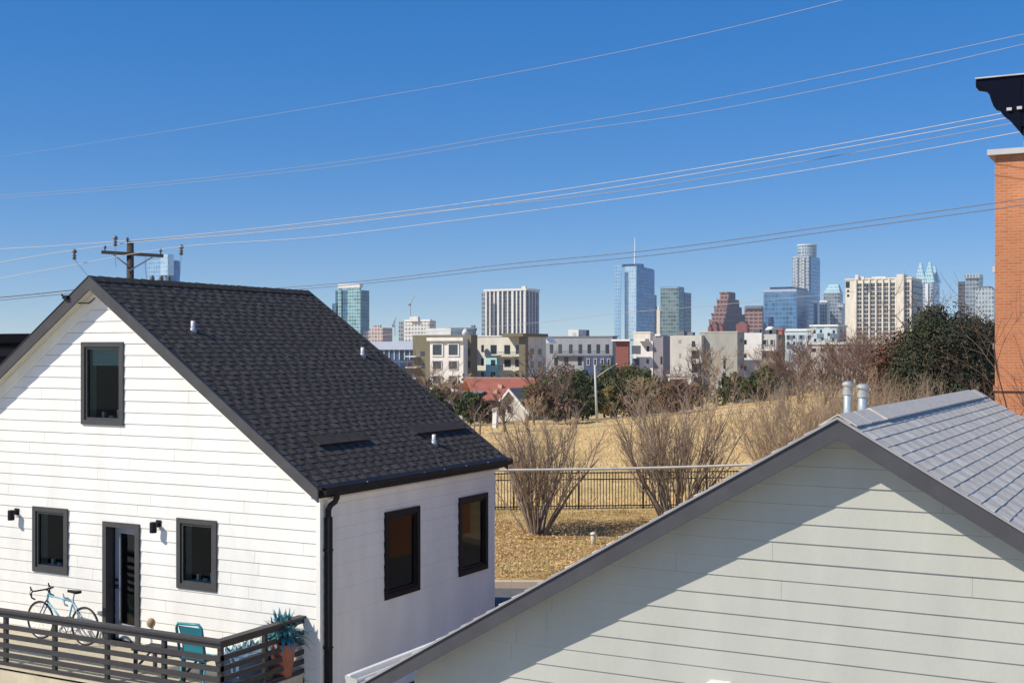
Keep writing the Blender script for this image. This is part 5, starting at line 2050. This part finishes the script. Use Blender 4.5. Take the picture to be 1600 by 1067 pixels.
mb = MB(); mb.bar(at(613, 510, 1500), at(616, 509, 1500), 1.5, 2); mb.build('counterweight', 'bluish_grey', cr)

# ------------------------------------------------ brick building at the right edge
def brick(name, base, base2, mortar, sc):
    m, nt, b = new_mat(name)
    N, L = nt.nodes, nt.links
    tc = N.new('ShaderNodeTexCoord')
    sp = N.new('ShaderNodeSeparateXYZ'); L.new(tc.outputs['Object'], sp.inputs[0])
    ad = N.new('ShaderNodeMath'); ad.operation = 'ADD'
    L.new(sp.outputs['X'], ad.inputs[0]); L.new(sp.outputs['Y'], ad.inputs[1])
    cb = N.new('ShaderNodeCombineXYZ'); L.new(ad.outputs[0], cb.inputs[0]); L.new(sp.outputs['Z'], cb.inputs[1])
    bt = N.new('ShaderNodeTexBrick')
    L.new(cb.outputs[0], bt.inputs['Vector'])
    bt.inputs['Color1'].default_value = (*base, 1); bt.inputs['Color2'].default_value = (*base2, 1); bt.inputs['Mortar'].default_value = (*mortar, 1)
    bt.inputs['Scale'].default_value = 1.0
    bt.inputs['Brick Width'].default_value = .30 * sc; bt.inputs['Row Height'].default_value = .10 * sc; bt.inputs['Mortar Size'].default_value = .012 * sc
    nz = N.new('ShaderNodeTexNoise'); nz.inputs['Scale'].default_value = .9; nz.inputs['Detail'].default_value = 6
    L.new(tc.outputs['Object'], nz.inputs['Vector'])
    mr = N.new('ShaderNodeMapRange'); L.new(nz.outputs['Fac'], mr.inputs['Value']); mr.inputs['To Min'].default_value = .72; mr.inputs['To Max'].default_value = 1.25
    mx = N.new('ShaderNodeMix'); mx.data_type = 'RGBA'; mx.blend_type = 'MULTIPLY'; mx.inputs['Factor'].default_value = 1
    L.new(bt.outputs['Color'], mx.inputs['A']); L.new(mr.outputs['Result'], mx.inputs['B'])
    L.new(mx.outputs['Result'], b.inputs['Base Color'])
    b.inputs['Roughness'].default_value = .85
    bp = N.new('ShaderNodeBump'); bp.inputs['Strength'].default_value = .5; bp.inputs['Distance'].default_value = .02
    L.new(bt.outputs['Fac'], bp.inputs['Height']); bp.invert = True
    L.new(bp.outputs['Normal'], b.inputs['Normal'])
brick('orange_brick', (.60, .225, .09), (.50, .17, .065), (.56, .29, .17), 0.62)
mat('cap_stone', (.55, .52, .50), .7, .15, 2)
mat('cornice_dark', (.004, .006, .016), .8, .2, 1.5, spec=.06)
c = at(1554.5, 240, 27.0)
bk = thing('brick_building', (c.x, c.y, 0), 'orange brick building with dark bracketed cornice at the right edge', 'building')
bx, by, bz = c.x, c.y, c.z
mb = MB(); mb.box(bx, bx + 9, by, by + 8, -.5, bz - .05); mb.build('wall', 'orange_brick', bk)
mb = MB(); mb.box(bx - .14, bx + 9.1, by - .14, by + 8.1, bz - .049, bz + .07); mb.build('parapet_cap', 'cap_stone', bk)
for z in (at(1554, 606, 27).z,):
    mb = MB(); mb.box(bx - .03, bx + 9, by - .05, by - .003, z - .06, z + .06); mb.build('string_course', 'orange_brick', bk)
for yt in (419, 540):
    p = at(1554, yt, 27.6)
    mb = MB(); mb.box(bx - .17, bx - .003, p.y + .3, p.y + 1.5, p.z - .07, p.z + .06); mb.build('window_sill', 'cap_stone', bk)
    mb = MB(); mb.box(bx - .02, bx - .003, p.y + .4, p.y + 1.4, p.z + .065, p.z + 1.7); mb.build('window', 'window_glass_far', bk)
# taller part behind the parapet, mostly out of frame, carrying the dark cornice
k0 = at(1526, 110, 26.0)
tx, ty = on_y(1603, 215, by + .6).x, by + .6
mb = MB(); mb.box(tx, bx + 9, ty - .415, by + 7.5, bz + .071, k0.z - .05); mb.build('upper_storey', 'orange_brick', bk)
zc = k0.z
zl = at(1600, 205, 26.5).z
ov = tx - on_y(1525, 112, ty - 1.0).x

pr = [(0, 0), (-ov, 0)] + [(-ov + dx_, dz_) for dx_, dz_ in ((-.02, -.03), (-.02, -.16), (.14, -.20), (.245, -.315), (.29, -.47), (.34, -.61), (.46, -.66), (.50, -.77), (.61, -.86)) if -ov + dx_ < -.05] + [(0, zl - zc - .05)]
mb = MB(); mb.prism_y([(tx + a, zc + b) for a, b in pr][::-1], ty - .9, ty - .42); 
co_ = mb.build('cornice', 'cornice_dark', bk)
mb = MB(); mb.box(tx - ov - .03, bx + 9, ty - .95, ty - .40, zc + .003, zc + .03); mb.build('cornice_flashing', 'cap_stone', co_)
mb = MB(); mb.box(tx + .01, bx + 9, ty - .9, ty - .42, zl - zc + zc + .1, zc); mb.build('cornice_front', 'cornice_dark', bk)
for i, px in enumerate((1577, 1593)):
    p = on_y(px, 171 - i * 2, ty - .93)
    mb = MB(); mb.box(p.x - .05, p.x + .05, ty - .96, ty - .903, p.z - .03, p.z + .03); mb.build('bracket_light', 'cap_stone', co_)
# ================================================================ trees and shrubs
mat('bark_tan', (.46, .34, .22), .85, .3, 3, .3, 30)
mat('bark_grey', (.25, .20, .155), .85, .3, 3, .3, 30)
mat('bark_dark', (.085, .062, .048), .9, .3, 3, .3, 30)
mat('twig_mid', (.34, .25, .17), .85, .3, 1.5)
mat('twig_tan', (.44, .31, .19), .85, .3, 1.5)
mat('twig_brown', (.155, .09, .062), .85, .35, .8)
mat('twig_mauve', (.175, .10, .078), .85, .35, .6)
mat('leaf_dark_green', (.045, .060, .022), .75, .45, .9, spec=.15)
mat('leaf_mid_green', (.075, .095, .030), .75, .45, .8, spec=.15)
mat('leaf_olive', (.13, .12, .035), .75, .4, .8, spec=.15)
mat('leaf_gold', (.26, .18, .04), .75, .35, .8, spec=.15)
mat('leaf_rust', (.15, .065, .035), .75, .45, .8, spec=.15)
mat('leaf_evergreen_a', (.034, .042, .022), .75, .4, 1.2, spec=.15)
mat('leaf_evergreen_b', (.058, .070, .036), .75, .4, 1.2, spec=.15)
mat('leaf_evergreen_c', (.082, .062, .036), .75, .4, 1.2, spec=.15)

def grow(mb, rnd, p, d, length, r, lvl, maxlvl, up=.25, wig=.22, kids=(4, 6), spread=.75, segs=5, shrink=.58):
    """a limb that wanders, tapers and carries smaller ones"""
    pts = [Vector(p)]
    d = Vector(d).normalized()
    step = length / segs
    for i in range(segs):
        d = (d + Vector((rnd.uniform(-wig, wig), rnd.uniform(-wig, wig), rnd.uniform(-wig, wig) + up * .3))).normalized()
        pts.append(pts[-1] + d * step)
    mb.tube(pts, r, r * .42, 5 if lvl == 0 else (4 if lvl == 1 else 3), cap=False)
    if lvl >= maxlvl: return
    for k in range(rnd.randint(*kids)):
        t = rnd.uniform(.28, .98)
        i = min(segs - 1, int(t * segs))
        q = pts[i].lerp(pts[i + 1], t * segs - i)
        base = (pts[i + 1] - pts[i]).normalized()
        side = Vector((rnd.gauss(0, 1), rnd.gauss(0, 1), rnd.gauss(0, .6)))
        nd = (base + side.normalized() * spread + Vector((0, 0, up))).normalized()
        grow(mb, rnd, q, nd, length * shrink * rnd.uniform(.7, 1.15), max(r * .5, .004), lvl + 1, maxlvl, up, wig, kids, spread, max(3, segs - 1), shrink)

def vase_shrub(name, label, base, height, spread, stems, seed, bark, twig, cat='shrub', group=None, r=.03, lev=2, kids=(3, 5), lean=(0, 0), tr=1.0, foot=.25):
    """many stems fanning from one foot, as a pruned crape myrtle in winter"""
    rnd = random.Random(seed)
    t = thing(name, base, label, cat, group)
    st, tw = MB(), MB()
    nst = max(9, int(stems * .45))
    for i in range(nst):
        a = 2 * math.pi * (i * .618 + rnd.uniform(-.12, .12))
        rad = math.sqrt((i + .5) / nst) * rnd.uniform(.8, 1.1)
        p = Vector(base) + Vector((math.cos(a) * foot * rad, math.sin(a) * foot * rad, -.05))
        d = Vector((math.cos(a) * spread * rad + lean[0], math.sin(a) * spread * rad + lean[1], height))
        ln = d.length * rnd.uniform(.50, .78)
        d.normalize()
        pts = [p]
        segs = 7
        dd = (d + Vector((math.cos(a), math.sin(a), 0)) * .12 * rad).normalized()
        for k in range(segs):
            dd = (dd + Vector((rnd.uniform(-.15, .15), rnd.uniform(-.15, .15), .04))).normalized()
            pts.append(pts[-1] + dd * ln / segs)
        rr_ = r * rnd.uniform(.65, 1.35)
        st.tube(pts, rr_, rr_ * .38, 6, cap=False)
        for k in range(rnd.randint(3, 5)):          # forks that carry on upwards
            tt = rnd.uniform(.22, .95)
            ii = min(segs - 1, int(tt * segs))
            q = pts[ii].lerp(pts[ii + 1], tt * segs - ii)
            side = Vector((rnd.gauss(0, 1), rnd.gauss(0, 1), 0)).normalized()
            nd = ((pts[ii + 1] - pts[ii]).normalized() + side * rnd.uniform(.22, .5) + Vector((0, 0, .12))).normalized()
            fl_ = height * rnd.uniform(.26, .46)
            fp = [q]
            for s_ in range(5):
                nd = (nd + Vector((rnd.uniform(-.17, .17), rnd.uniform(-.17, .17), .07))).normalized()
                fp.append(fp[-1] + nd * fl_ / 5)
            fr = rr_ * rnd.uniform(.38, .55)
            st.tube(fp, fr, fr * .4, 5, cap=False)
            for w_ in range(rnd.randint(*kids)):
                t3 = rnd.uniform(.2, 1)
                i3 = min(4, int(t3 * 5))
                q3 = fp[i3].lerp(fp[i3 + 1], t3 * 5 - i3)
                n3 = ((fp[i3 + 1] - fp[i3]).normalized() + Vector((rnd.gauss(0, .45), rnd.gauss(0, .45), rnd.gauss(.1, .3)))).normalized()
                grow(tw, rnd, q3, n3, height * rnd.uniform(.09, .20), max(fr * .42 * tr, .006), 1, lev, .2, .26, (2, 4), .7, 4, .62)
    st.build('stems', bark, t)
    tw.build('twigs', twig, t)
    return t

def bare_tree(name, label, base, height, seed, bark, twig, r=.14, lev=3, kids=(5, 7), spread=.8, wig=.2, trunk=.28, cat='tree', group='bare winter trees', minr=.012, multi=1):
    rnd = random.Random(seed)
    t = thing(name, base, label, cat, group)
    tk, tw = MB(), MB()
    for m_ in range(multi):
        p = Vector(base) + Vector((rnd.uniform(-.3, .3), rnd.uniform(-.3, .3), 0)) * (multi > 1)
        d = Vector((rnd.uniform(-.16, .16), rnd.uniform(-.16, .16), 1)) if multi == 1 else Vector((rnd.uniform(-.45, .45), rnd.uniform(-.45, .45), 1))
        pts = [p + Vector((0, 0, -.2))]
        d.normalize()
        segs = 6
        H = height * (.62 if multi == 1 else rnd.uniform(.5, .7))
        for k in range(segs):
            d = (d + Vector((rnd.uniform(-.12, .12), rnd.uniform(-.12, .12), .08))).normalized()
            pts.append(pts[-1] + d * H / segs)
        rr_ = r / (multi ** .5)
        tk.tube(pts, rr_, rr_ * .35, 7, cap=False)
        n = rnd.randint(9, 12) // (1 if multi == 1 else 2)
        for k in range(n):
            tt = lerp(trunk, 1.0, (k + rnd.random()) / n)
            ii = min(segs - 1, int(tt * segs))
            q = pts[ii].lerp(pts[ii + 1], tt * segs - ii)
            a = k * 2.4 + rnd.uniform(-.4, .4)
            nd = Vector((math.cos(a) * spread, math.sin(a) * spread, rnd.uniform(.45, 1.1)))
            ln = height * rnd.uniform(.28, .42) * (1.15 - .35 * tt)
            br = max(rr_ * .42, minr)
            def sub(p0, dd, L_, r_, lv):
                segs_ = 4
                P_ = [p0]
                dd = dd.normalized()
                for s_ in range(segs_):
                    dd = (dd + Vector((rnd.uniform(-wig, wig), rnd.uniform(-wig, wig), rnd.uniform(-wig, wig) + .06))).normalized()
                    P_.append(P_[-1] + dd * L_ / segs_)
                (tk if lv == 1 else tw).tube(P_, r_, max(r_ * .45, minr * .5), 4 if lv == 1 else 3, cap=False)
                if lv >= lev: return
                for _ in range(rnd.randint(*kids)):
                    t3 = rnd.uniform(.25, 1)
                    i3 = min(segs_ - 1, int(t3 * segs_))
                    q3 = P_[i3].lerp(P_[i3 + 1], t3 * segs_ - i3)
                    n3 = (P_[i3 + 1] - P_[i3]).normalized() + Vector((rnd.gauss(0, .6), rnd.gauss(0, .6), rnd.gauss(.15, .45)))
                    sub(q3, n3, L_ * rnd.uniform(.42, .68), max(r_ * .5, minr * .7), lv + 1)
            sub(q, nd, ln, br, 1)
    tk.build('trunk', bark, t)
    tw.build('twigs', twig, t)
    return t

def leafy(name, label, base, w_, h, seed, mats, nclump=46, per=130, leaf=.16, bark='bark_dark', cat='tree', group=None, z0=.12, dens=1.0, bare=0, jag=.22, depth=None, cl=(.20, .40), tp=.30):
    """trunk, limbs and a crown of leaf-sized faces gathered in uneven clumps"""
    rnd = random.Random(seed)
    t = thing(name, base, label, cat, group)
    B_ = Vector(base)
    tk = MB()
    top = B_ + Vector((rnd.uniform(-.05, .05) * w_, 0, h * .72))
    tk.tube([B_ + Vector((0, 0, -.2)), B_.lerp(top, .35) + Vector((rnd.uniform(-.04, .04) * w_, rnd.uniform(-.04, .04) * w_, 0)), B_.lerp(top, .7), top], h * .030, h * .009, 7, cap=False)
    cr = MB()
    ax, az = w_ / 2, h * (1 - z0) / 2
    ay = (depth or w_) / 2
    cz = B_.z + h * z0 + az
    for c in range(nclump):
        while True:
            u = Vector((rnd.uniform(-1, 1), rnd.uniform(-1, 1), rnd.uniform(-1, 1)))
            if .25 < u.length < 1: break
        k = rnd.uniform(.55, 1.0) ** .5
        u = u.normalized() * k
        taper = 1 - tp * max(0, u.z)
        cc = Vector((B_.x + u.x * ax * .82 * taper, B_.y + u.y * ay * .82 * taper, cz + u.z * az * .86))
        cs = min(ax, az) * rnd.uniform(*cl)
        tk.tube([B_.lerp(top, max(.15, min(1, (cc.z - B_.z) / h * .8))), cc], h * .008, h * .003, 4, cap=False)
        cr.mi = rnd.choices(range(len(mats)), [.5, .32, .18][:len(mats)])[0]
        base_mi = cr.mi
        for l in range(int(per * dens)):
            v = Vector((rnd.gauss(0, 1), rnd.gauss(0, 1), rnd.gauss(0, 1)))
            v.normalize()
            rr_ = cs * (rnd.uniform(.35, 1) ** .45) * (1 + rnd.uniform(-jag, jag))
            p = cc + Vector((v.x * rr_, v.y * rr_, v.z * rr_ * .8))
            nrm = (v + Vector((rnd.uniform(-.8, .8), rnd.uniform(-.8, .8), rnd.uniform(-.3, .9)))).normalized()
            a = nrm.orthogonal().normalized()
            b = nrm.cross(a)
            th = rnd.uniform(0, 6.28)
            a, b = a * math.cos(th) + b * math.sin(th), b * math.cos(th) - a * math.sin(th)
            s_ = leaf * rnd.uniform(.55, 1.15)
            cr.mi = base_mi if rnd.random() < .75 else rnd.randrange(len(mats))
            cr.quad(p - a * s_, p - b * s_ * .55, p + a * s_, p + b * s_ * .55)
    tk.build('trunk', bark, t)
    cr.build('crown', mats, t)
    return t

# ---- crape myrtles near the fence
b = on_ground(838, 40.4)
vase_shrub('bare_shrub', 'bare multi-stemmed shrub on the leafy lawn close to the white house corner', b, 3.9, 1.75, 54, 1, 'bark_grey', 'twig_mid', r=.046, kids=(7, 10), lev=2, foot=.28, tr=.9)
b = on_ground(1053, 43.0)
vase_shrub('bare_shrub', 'wide bare multi-stemmed shrub behind the grey house rake', b, 4.5, 2.7, 70, 2, 'bark_grey', 'twig_mid', r=.042, kids=(7, 10), lev=2, foot=.42, tr=.9)
b = on_ground(1005, 52)
vase_shrub('bare_shrub', 'paler bare shrub just past the iron fence', b, 2.8, 1.5, 22, 3, 'bark_tan', 'twig_tan', r=.022, kids=(3, 5), lev=2)
labels = ['tan twiggy shrub left of the two metal flues', 'tan twiggy shrub directly behind the two metal flues', 'low tan twiggy shrub at the left foot of the evergreen', 'fine-twigged tan shrub at the left end of the tan row', 'short tan shrub just right of the flues']
for i, (px, d, h, sp, n) in enumerate(((1262, 47, 5.0, 3.0, 60), (1330, 52, 4.4, 2.6, 50), (1425, 50, 4.3, 2.4, 50), (1215, 50, 4.2, 2.0, 40), (1378, 54, 4.3, 2.4, 46))):
    vase_shrub('twiggy_shrub', labels[i], on_ground(px, d), h, sp, n, 20 + i, 'bark_tan', 'twig_mid', r=.022, kids=(8, 12), lev=2, group='tan winter shrubs behind the grey roof', foot=.7, tr=1.1)

# ---- brown bare trees along the crest to the right
blabs = ['first brown bare tree right of the balcony wing', 'second brown bare tree right of the balcony wing', 'brown bare tree below the ice-blue block', 'brown bare tree below the long low pale roof', 'brown bare tree left of the hotel foot', 'brown bare tree above the left flue', 'brown bare tree above the right flue', 'brown bare tree touching the rust-leaved tree', 'low brown bare tree behind the first one', 'tall thin bare tree in front of the hotel', 'low brown bare tree in front of the ice-blue block', 'low brown bare tree behind the flues']
spec = [(1228, 104, 6.0), (1250, 98, 6.2), (1275, 108, 6.2), (1300, 100, 5.4), (1322, 106, 6.2), (1342, 98, 5.4), (1362, 104, 5.6), (1388, 96, 5.4), (1238, 112, 4.6), (1330, 112, 6.2), (1288, 94, 4.2), (1350, 92, 4.2)]
for i, (px, d, h) in enumerate(spec):
    bare_tree('bare_tree', blabs[i], on_ground(px, d), h, 60 + i, 'bark_dark', ['twig_brown', 'twig_mauve'][i % 2], r=.12, lev=3, kids=(5, 8), minr=.014, multi=3, group='brown bare trees on the field crest')

# ---- bare trees in front of the apartments and houses
fl = [(662, 150, 9.0, 'grey bare tree in front of the olive and white block'), (700, 146, 8.2, 'bare tree in front of the white framed bay windows'), (722, 120, 4.6, 'brown bare tree right of the shingle roof edge'),
      (852, 116, 8.0, 'tall bare tree in front of the blue-grey block, behind the lawn shrub'), (836, 108, 3.6, 'brown bare tree in front of the small gabled house'), (873, 112, 5.4, 'brown bare tree beside the rusty shed'),
      (790, 98, 4.0, 'low bare tree below the small gabled house'), (1012, 112, 4.5, 'bare tree in front of the whitish weathered house'), (1070, 106, 4.8, 'bare tree in front of the beige two-storey building'),
      (1098, 118, 7.2, 'slender bare tree in front of the grey slab wall, left half'), (1120, 112, 5.6, 'slender bare tree beside the dark wooden pole'), (1030, 132, 6.8, 'bare tree below the mauve wing'), (1186, 120, 5.6, 'bare tree in front of the cream wing'), (1200, 116, 6.0, 'bare tree in front of the stacked balconies'), (742, 96, 3.2, 'small reddish bare tree at the shingle roof corner'), (640, 150, 7.4, 'bare tree at the slope of the shingle roof')]
for i, (px, d, h, lab) in enumerate(fl):
    bare_tree('bare_tree', lab, on_ground(px, d), h, 90 + i, 'bark_grey' if i % 3 else 'bark_dark', ['twig_brown', 'twig_tan', 'twig_mauve'][i % 3], r=.13, lev=3, kids=(4, 7), minr=.013, multi=1 if i in (0, 3, 9) else 2, group='bare trees beyond the field')

# ---- leafy trees and bushes beyond the field
lf = [(700, 128, 4.2, 3.4, 0, 'dark green bush by the low grey roof at the shingle roof edge'), (688, 140, 6, 4.2, 2, 'olive tree above the low grey roof'), (735, 108, 2.6, 3.0, 0, 'rounded dark green bush at the shingle roof edge, left of the gabled house'),
      (868, 130, 7.5, 6.4, 2, 'olive-green tree right of the red roof'), (900, 122, 5.6, 4.9, 0, 'dark evergreen tree left of the slim lamp post'), (910, 112, 4.6, 3.3, 0, 'low dark hedge tree at the foot of the slim lamp post'),
      (962, 128, 6.6, 6.3, 1, 'mid-green tree right of the slim lamp post'), (985, 134, 6.0, 6.2, 2, 'olive tree below the brick red wing'), (955, 116, 2.8, 3.0, 3, 'golden-leaved bush right of the slim lamp post'),
      (1018, 126, 5.2, 5.0, 2, 'olive-brown tree below the mauve wing'), (945, 122, 4.2, 4.0, 0, 'dark bush behind the golden-leaved one'), (1148, 112, 3.8, 2.8, 0, 'dark bush left of the low white-roofed shed'), (1178, 108, 3.0, 2.6, 0, 'dark bush right of the low white-roofed shed'), (1196, 112, 3.0, 3.0, 1, 'green bush below the stacked balconies'), (1052, 108, 3.2, 3.2, 4, 'rust-brown bush in front of the beige building'), (1080, 116, 2.6, 2.4, 4, 'rust-brown bush right of the beige building'), (846, 118, 3.6, 3.4, 4, 'rust-brown tree right of the small gabled house'), (884, 108, 3.2, 2.6, 5, 'dark brown bush left of the slim lamp post'), (1000, 112, 3.4, 2.4, 4, 'brown bush left of the whitish house'), (766, 112, 2.6, 2.2, 5, 'brown bush beside the pale gate post')]
pal = [['leaf_dark_green', 'leaf_mid_green'], ['leaf_mid_green', 'leaf_olive', 'leaf_dark_green'], ['leaf_olive', 'leaf_mid_green', 'twig_brown'], ['leaf_gold', 'leaf_olive'], ['leaf_rust', 'twig_brown', 'leaf_olive'], ['bark_dark', 'twig_brown', 'leaf_dark_green']]
for i, (px, d, w_, h, p_, lab) in enumerate(lf):
    leafy('leafy_tree' if h > 3.1 else 'leafy_bush', lab, on_ground(px, d), w_, h, 130 + i, pal[p_], nclump=30, per=90, leaf=.17, cat='tree' if h > 3.1 else 'bush', group='leafy trees and bushes beyond the field', z0=.04)
b = on_ground(773, 104)
tm = thing('gate_post', (b.x, b.y, b.z), 'leaning whitish gate post below the small gabled house', 'post')
mb = MB(); mb.bar(b + Vector((0, 0, -.2)), at(775, 640, 104), .38, .38); mb.build('post', 'white_stucco', tm)
mb = MB(); mb.bar(at(768.5, 641, 104), at(778, 637.5, 104), .45, .22); mb.build('cap', 'white_stucco', tm)

# ---- far belt of trees that runs across behind the blocks: reads as one mass
mb = MB()
rr = random.Random(404)
for i in range(27000):
    d = rr.uniform(175, 560)
    px = rr.uniform(330, 1700)
    xc = (px - CXP) / FPX * d
    gz_ = ground_z(xc, d)
    hh = 3.2 + 2.6 * mnoise.noise((xc * .09, d * .05, 1))
    if hh < 1.2: continue
    z = gz_ + hh * rr.random() ** .6
    c = cw(xc, d, z)
    s_ = rr.uniform(.3, .7) * (d / 300) ** .5
    a = Vector((rr.gauss(0, 1), rr.gauss(0, 1), rr.gauss(0, 1))).normalized() * s_
    b2 = a.orthogonal().normalized() * s_ * .6
    mb.mi = rr.choices((0, 1, 2, 3), (.34, .3, .2, .16))[0]
    mb.quad(c - a, c - b2, c + a, c + b2)
tag(mb.build('woods', ['twig_brown', 'leaf_dark_green', 'leaf_olive', 'twig_mauve']), 'far belt of winter trees between the blocks', 'woods', kind='stuff')

# ---- big evergreen, rust-leaved tree and bare tree by the brick building
b = on_ground(1479, 60)
leafy('evergreen_tree', 'big dark dense evergreen tree beside the brick building', b + Vector((0, 0, -1.0)), 5.6, 9.3, 7, ['leaf_evergreen_a', 'leaf_evergreen_b', 'leaf_evergreen_c'], nclump=140, per=420, leaf=.085, z0=.02, jag=.25, cl=(.20, .46), tp=.12)
b = on_ground(1412, 66)
leafy('rust_tree', 'rust-brown leaved tree against the left of the big evergreen', b + Vector((0, 0, -.8)), 4.4, 7.6, 8, ['leaf_rust', 'leaf_evergreen_c', 'twig_brown'], nclump=70, per=170, leaf=.10, z0=.1, jag=.4)
b = on_ground(1543, 62)
leafy('evergreen_tree', 'shaded evergreen tree squeezed between the big evergreen and the brick wall', b + Vector((0, 0, -.8)), 3.6, 8.6, 9, ['leaf_evergreen_a', 'leaf_evergreen_c'], nclump=50, per=220, leaf=.10, z0=.03)
bare_tree('bare_tree', 'thin bare tree rising behind the evergreen in front of the hotel flank', on_ground(1442, 84), 9.4, 311, 'bark_grey', 'twig_mauve', r=.12, lev=3, kids=(4, 6), minr=.011)
p = cw((1580 - CXP) / FPX * 24, 24, 0)
bare_tree('bare_tree', 'bare brown sapling in front of the brick wall', p, 8.0, 324, 'bark_dark', 'twig_brown', r=.06, lev=3, kids=(5, 7), minr=.006, multi=2)
# ================================================================ camera, sun, sky
cam = bpy.data.cameras.new('camera')
co = bpy.data.objects.new('camera', cam)
COL.objects.link(co)
co.location = (0, 0, ZC)
co.rotation_euler = (R(90), 0, math.atan2(SN, CS))
cam.lens = FPX / 1600 * 36
cam.sensor_width = 36
cam.shift_y = (HY - 533.5) / 1600
cam.clip_start = 0.1
cam.clip_end = 30000
scene.camera = co

SD = Vector((0.80, 1.0, -1.10)).normalized()       # the way the sunlight travels
sl_ = bpy.data.lights.new('sun', 'SUN')
sl_.energy = 4.5
sl_.angle = R(0.53)
sl_.color = (1.0, 0.92, 0.79)
so = bpy.data.objects.new('sun', sl_)
COL.objects.link(so)
so.rotation_euler = SD.to_track_quat('-Z', 'Y').to_euler()
so.location = (-20, -40, 40)

w = bpy.data.worlds.new('World')
scene.world = w
w.use_nodes = True
nt = w.node_tree
bg = nt.nodes['Background']
sky = nt.nodes.new('ShaderNodeTexSky')
sky.sky_type = 'NISHITA'
sky.sun_disc = False
sky.sun_elevation = math.asin(-SD.z)
sky.sun_rotation = math.atan2(-SD.x, -SD.y)
sky.altitude = 2000
sky.air_density = 0.8
sky.dust_density = 0.5
sky.ozone_density = 5.0
gm = nt.nodes.new('ShaderNodeGamma')
gm.inputs['Gamma'].default_value = 0.52
nt.links.new(sky.outputs['Color'], gm.inputs['Color'])
hs = nt.nodes.new('ShaderNodeHueSaturation')
hs.inputs['Saturation'].default_value = 1.86
hs.inputs['Hue'].default_value = 0.513
hs.inputs['Value'].default_value = 2.0
nt.links.new(gm.outputs['Color'], hs.inputs['Color'])
nt.links.new(hs.outputs['Color'], bg.inputs['Color'])
bg.inputs['Strength'].default_value = 0.127

scene.view_settings.view_transform = 'Standard'
scene.view_settings.look = 'None'
scene.view_settings.exposure = 0.15
scene.view_settings.gamma = 1.0
scene.view_settings.use_curve_mapping = False
scene.cycles.max_bounces = 6
scene.cycles.transparent_max_bounces = 12
scene.cycles.use_denoising = True

# thin winter haze between the balcony and downtown
hm = bpy.data.materials.new('haze')
hm.use_nodes = True
hn = hm.node_tree
hn.nodes.remove(hn.nodes['Principled BSDF'])
pv = hn.nodes.new('ShaderNodeVolumePrincipled')
pv.inputs['Color'].default_value = (.70, .84, 1.0, 1)
pv.inputs['Density'].default_value = 0.00013
pv.inputs['Anisotropy'].default_value = 0.0
hn.links.new(pv.outputs['Volume'], hn.nodes['Material Output'].inputs['Volume'])
MATS['haze'] = hm
mb = MB()
P_ = [cw(x_q, y_q) for x_q, y_q in ((-2600, -60), (2600, -60), (2600, 1850), (-2600, 1850))]
mb.hexa([(q.x, q.y, -14.5) for q in P_] + [(q.x, q.y, 138.0) for q in P_])
tag(mb.build('haze', 'haze'), kind='stuff')
scene.cycles.volume_bounces = 0
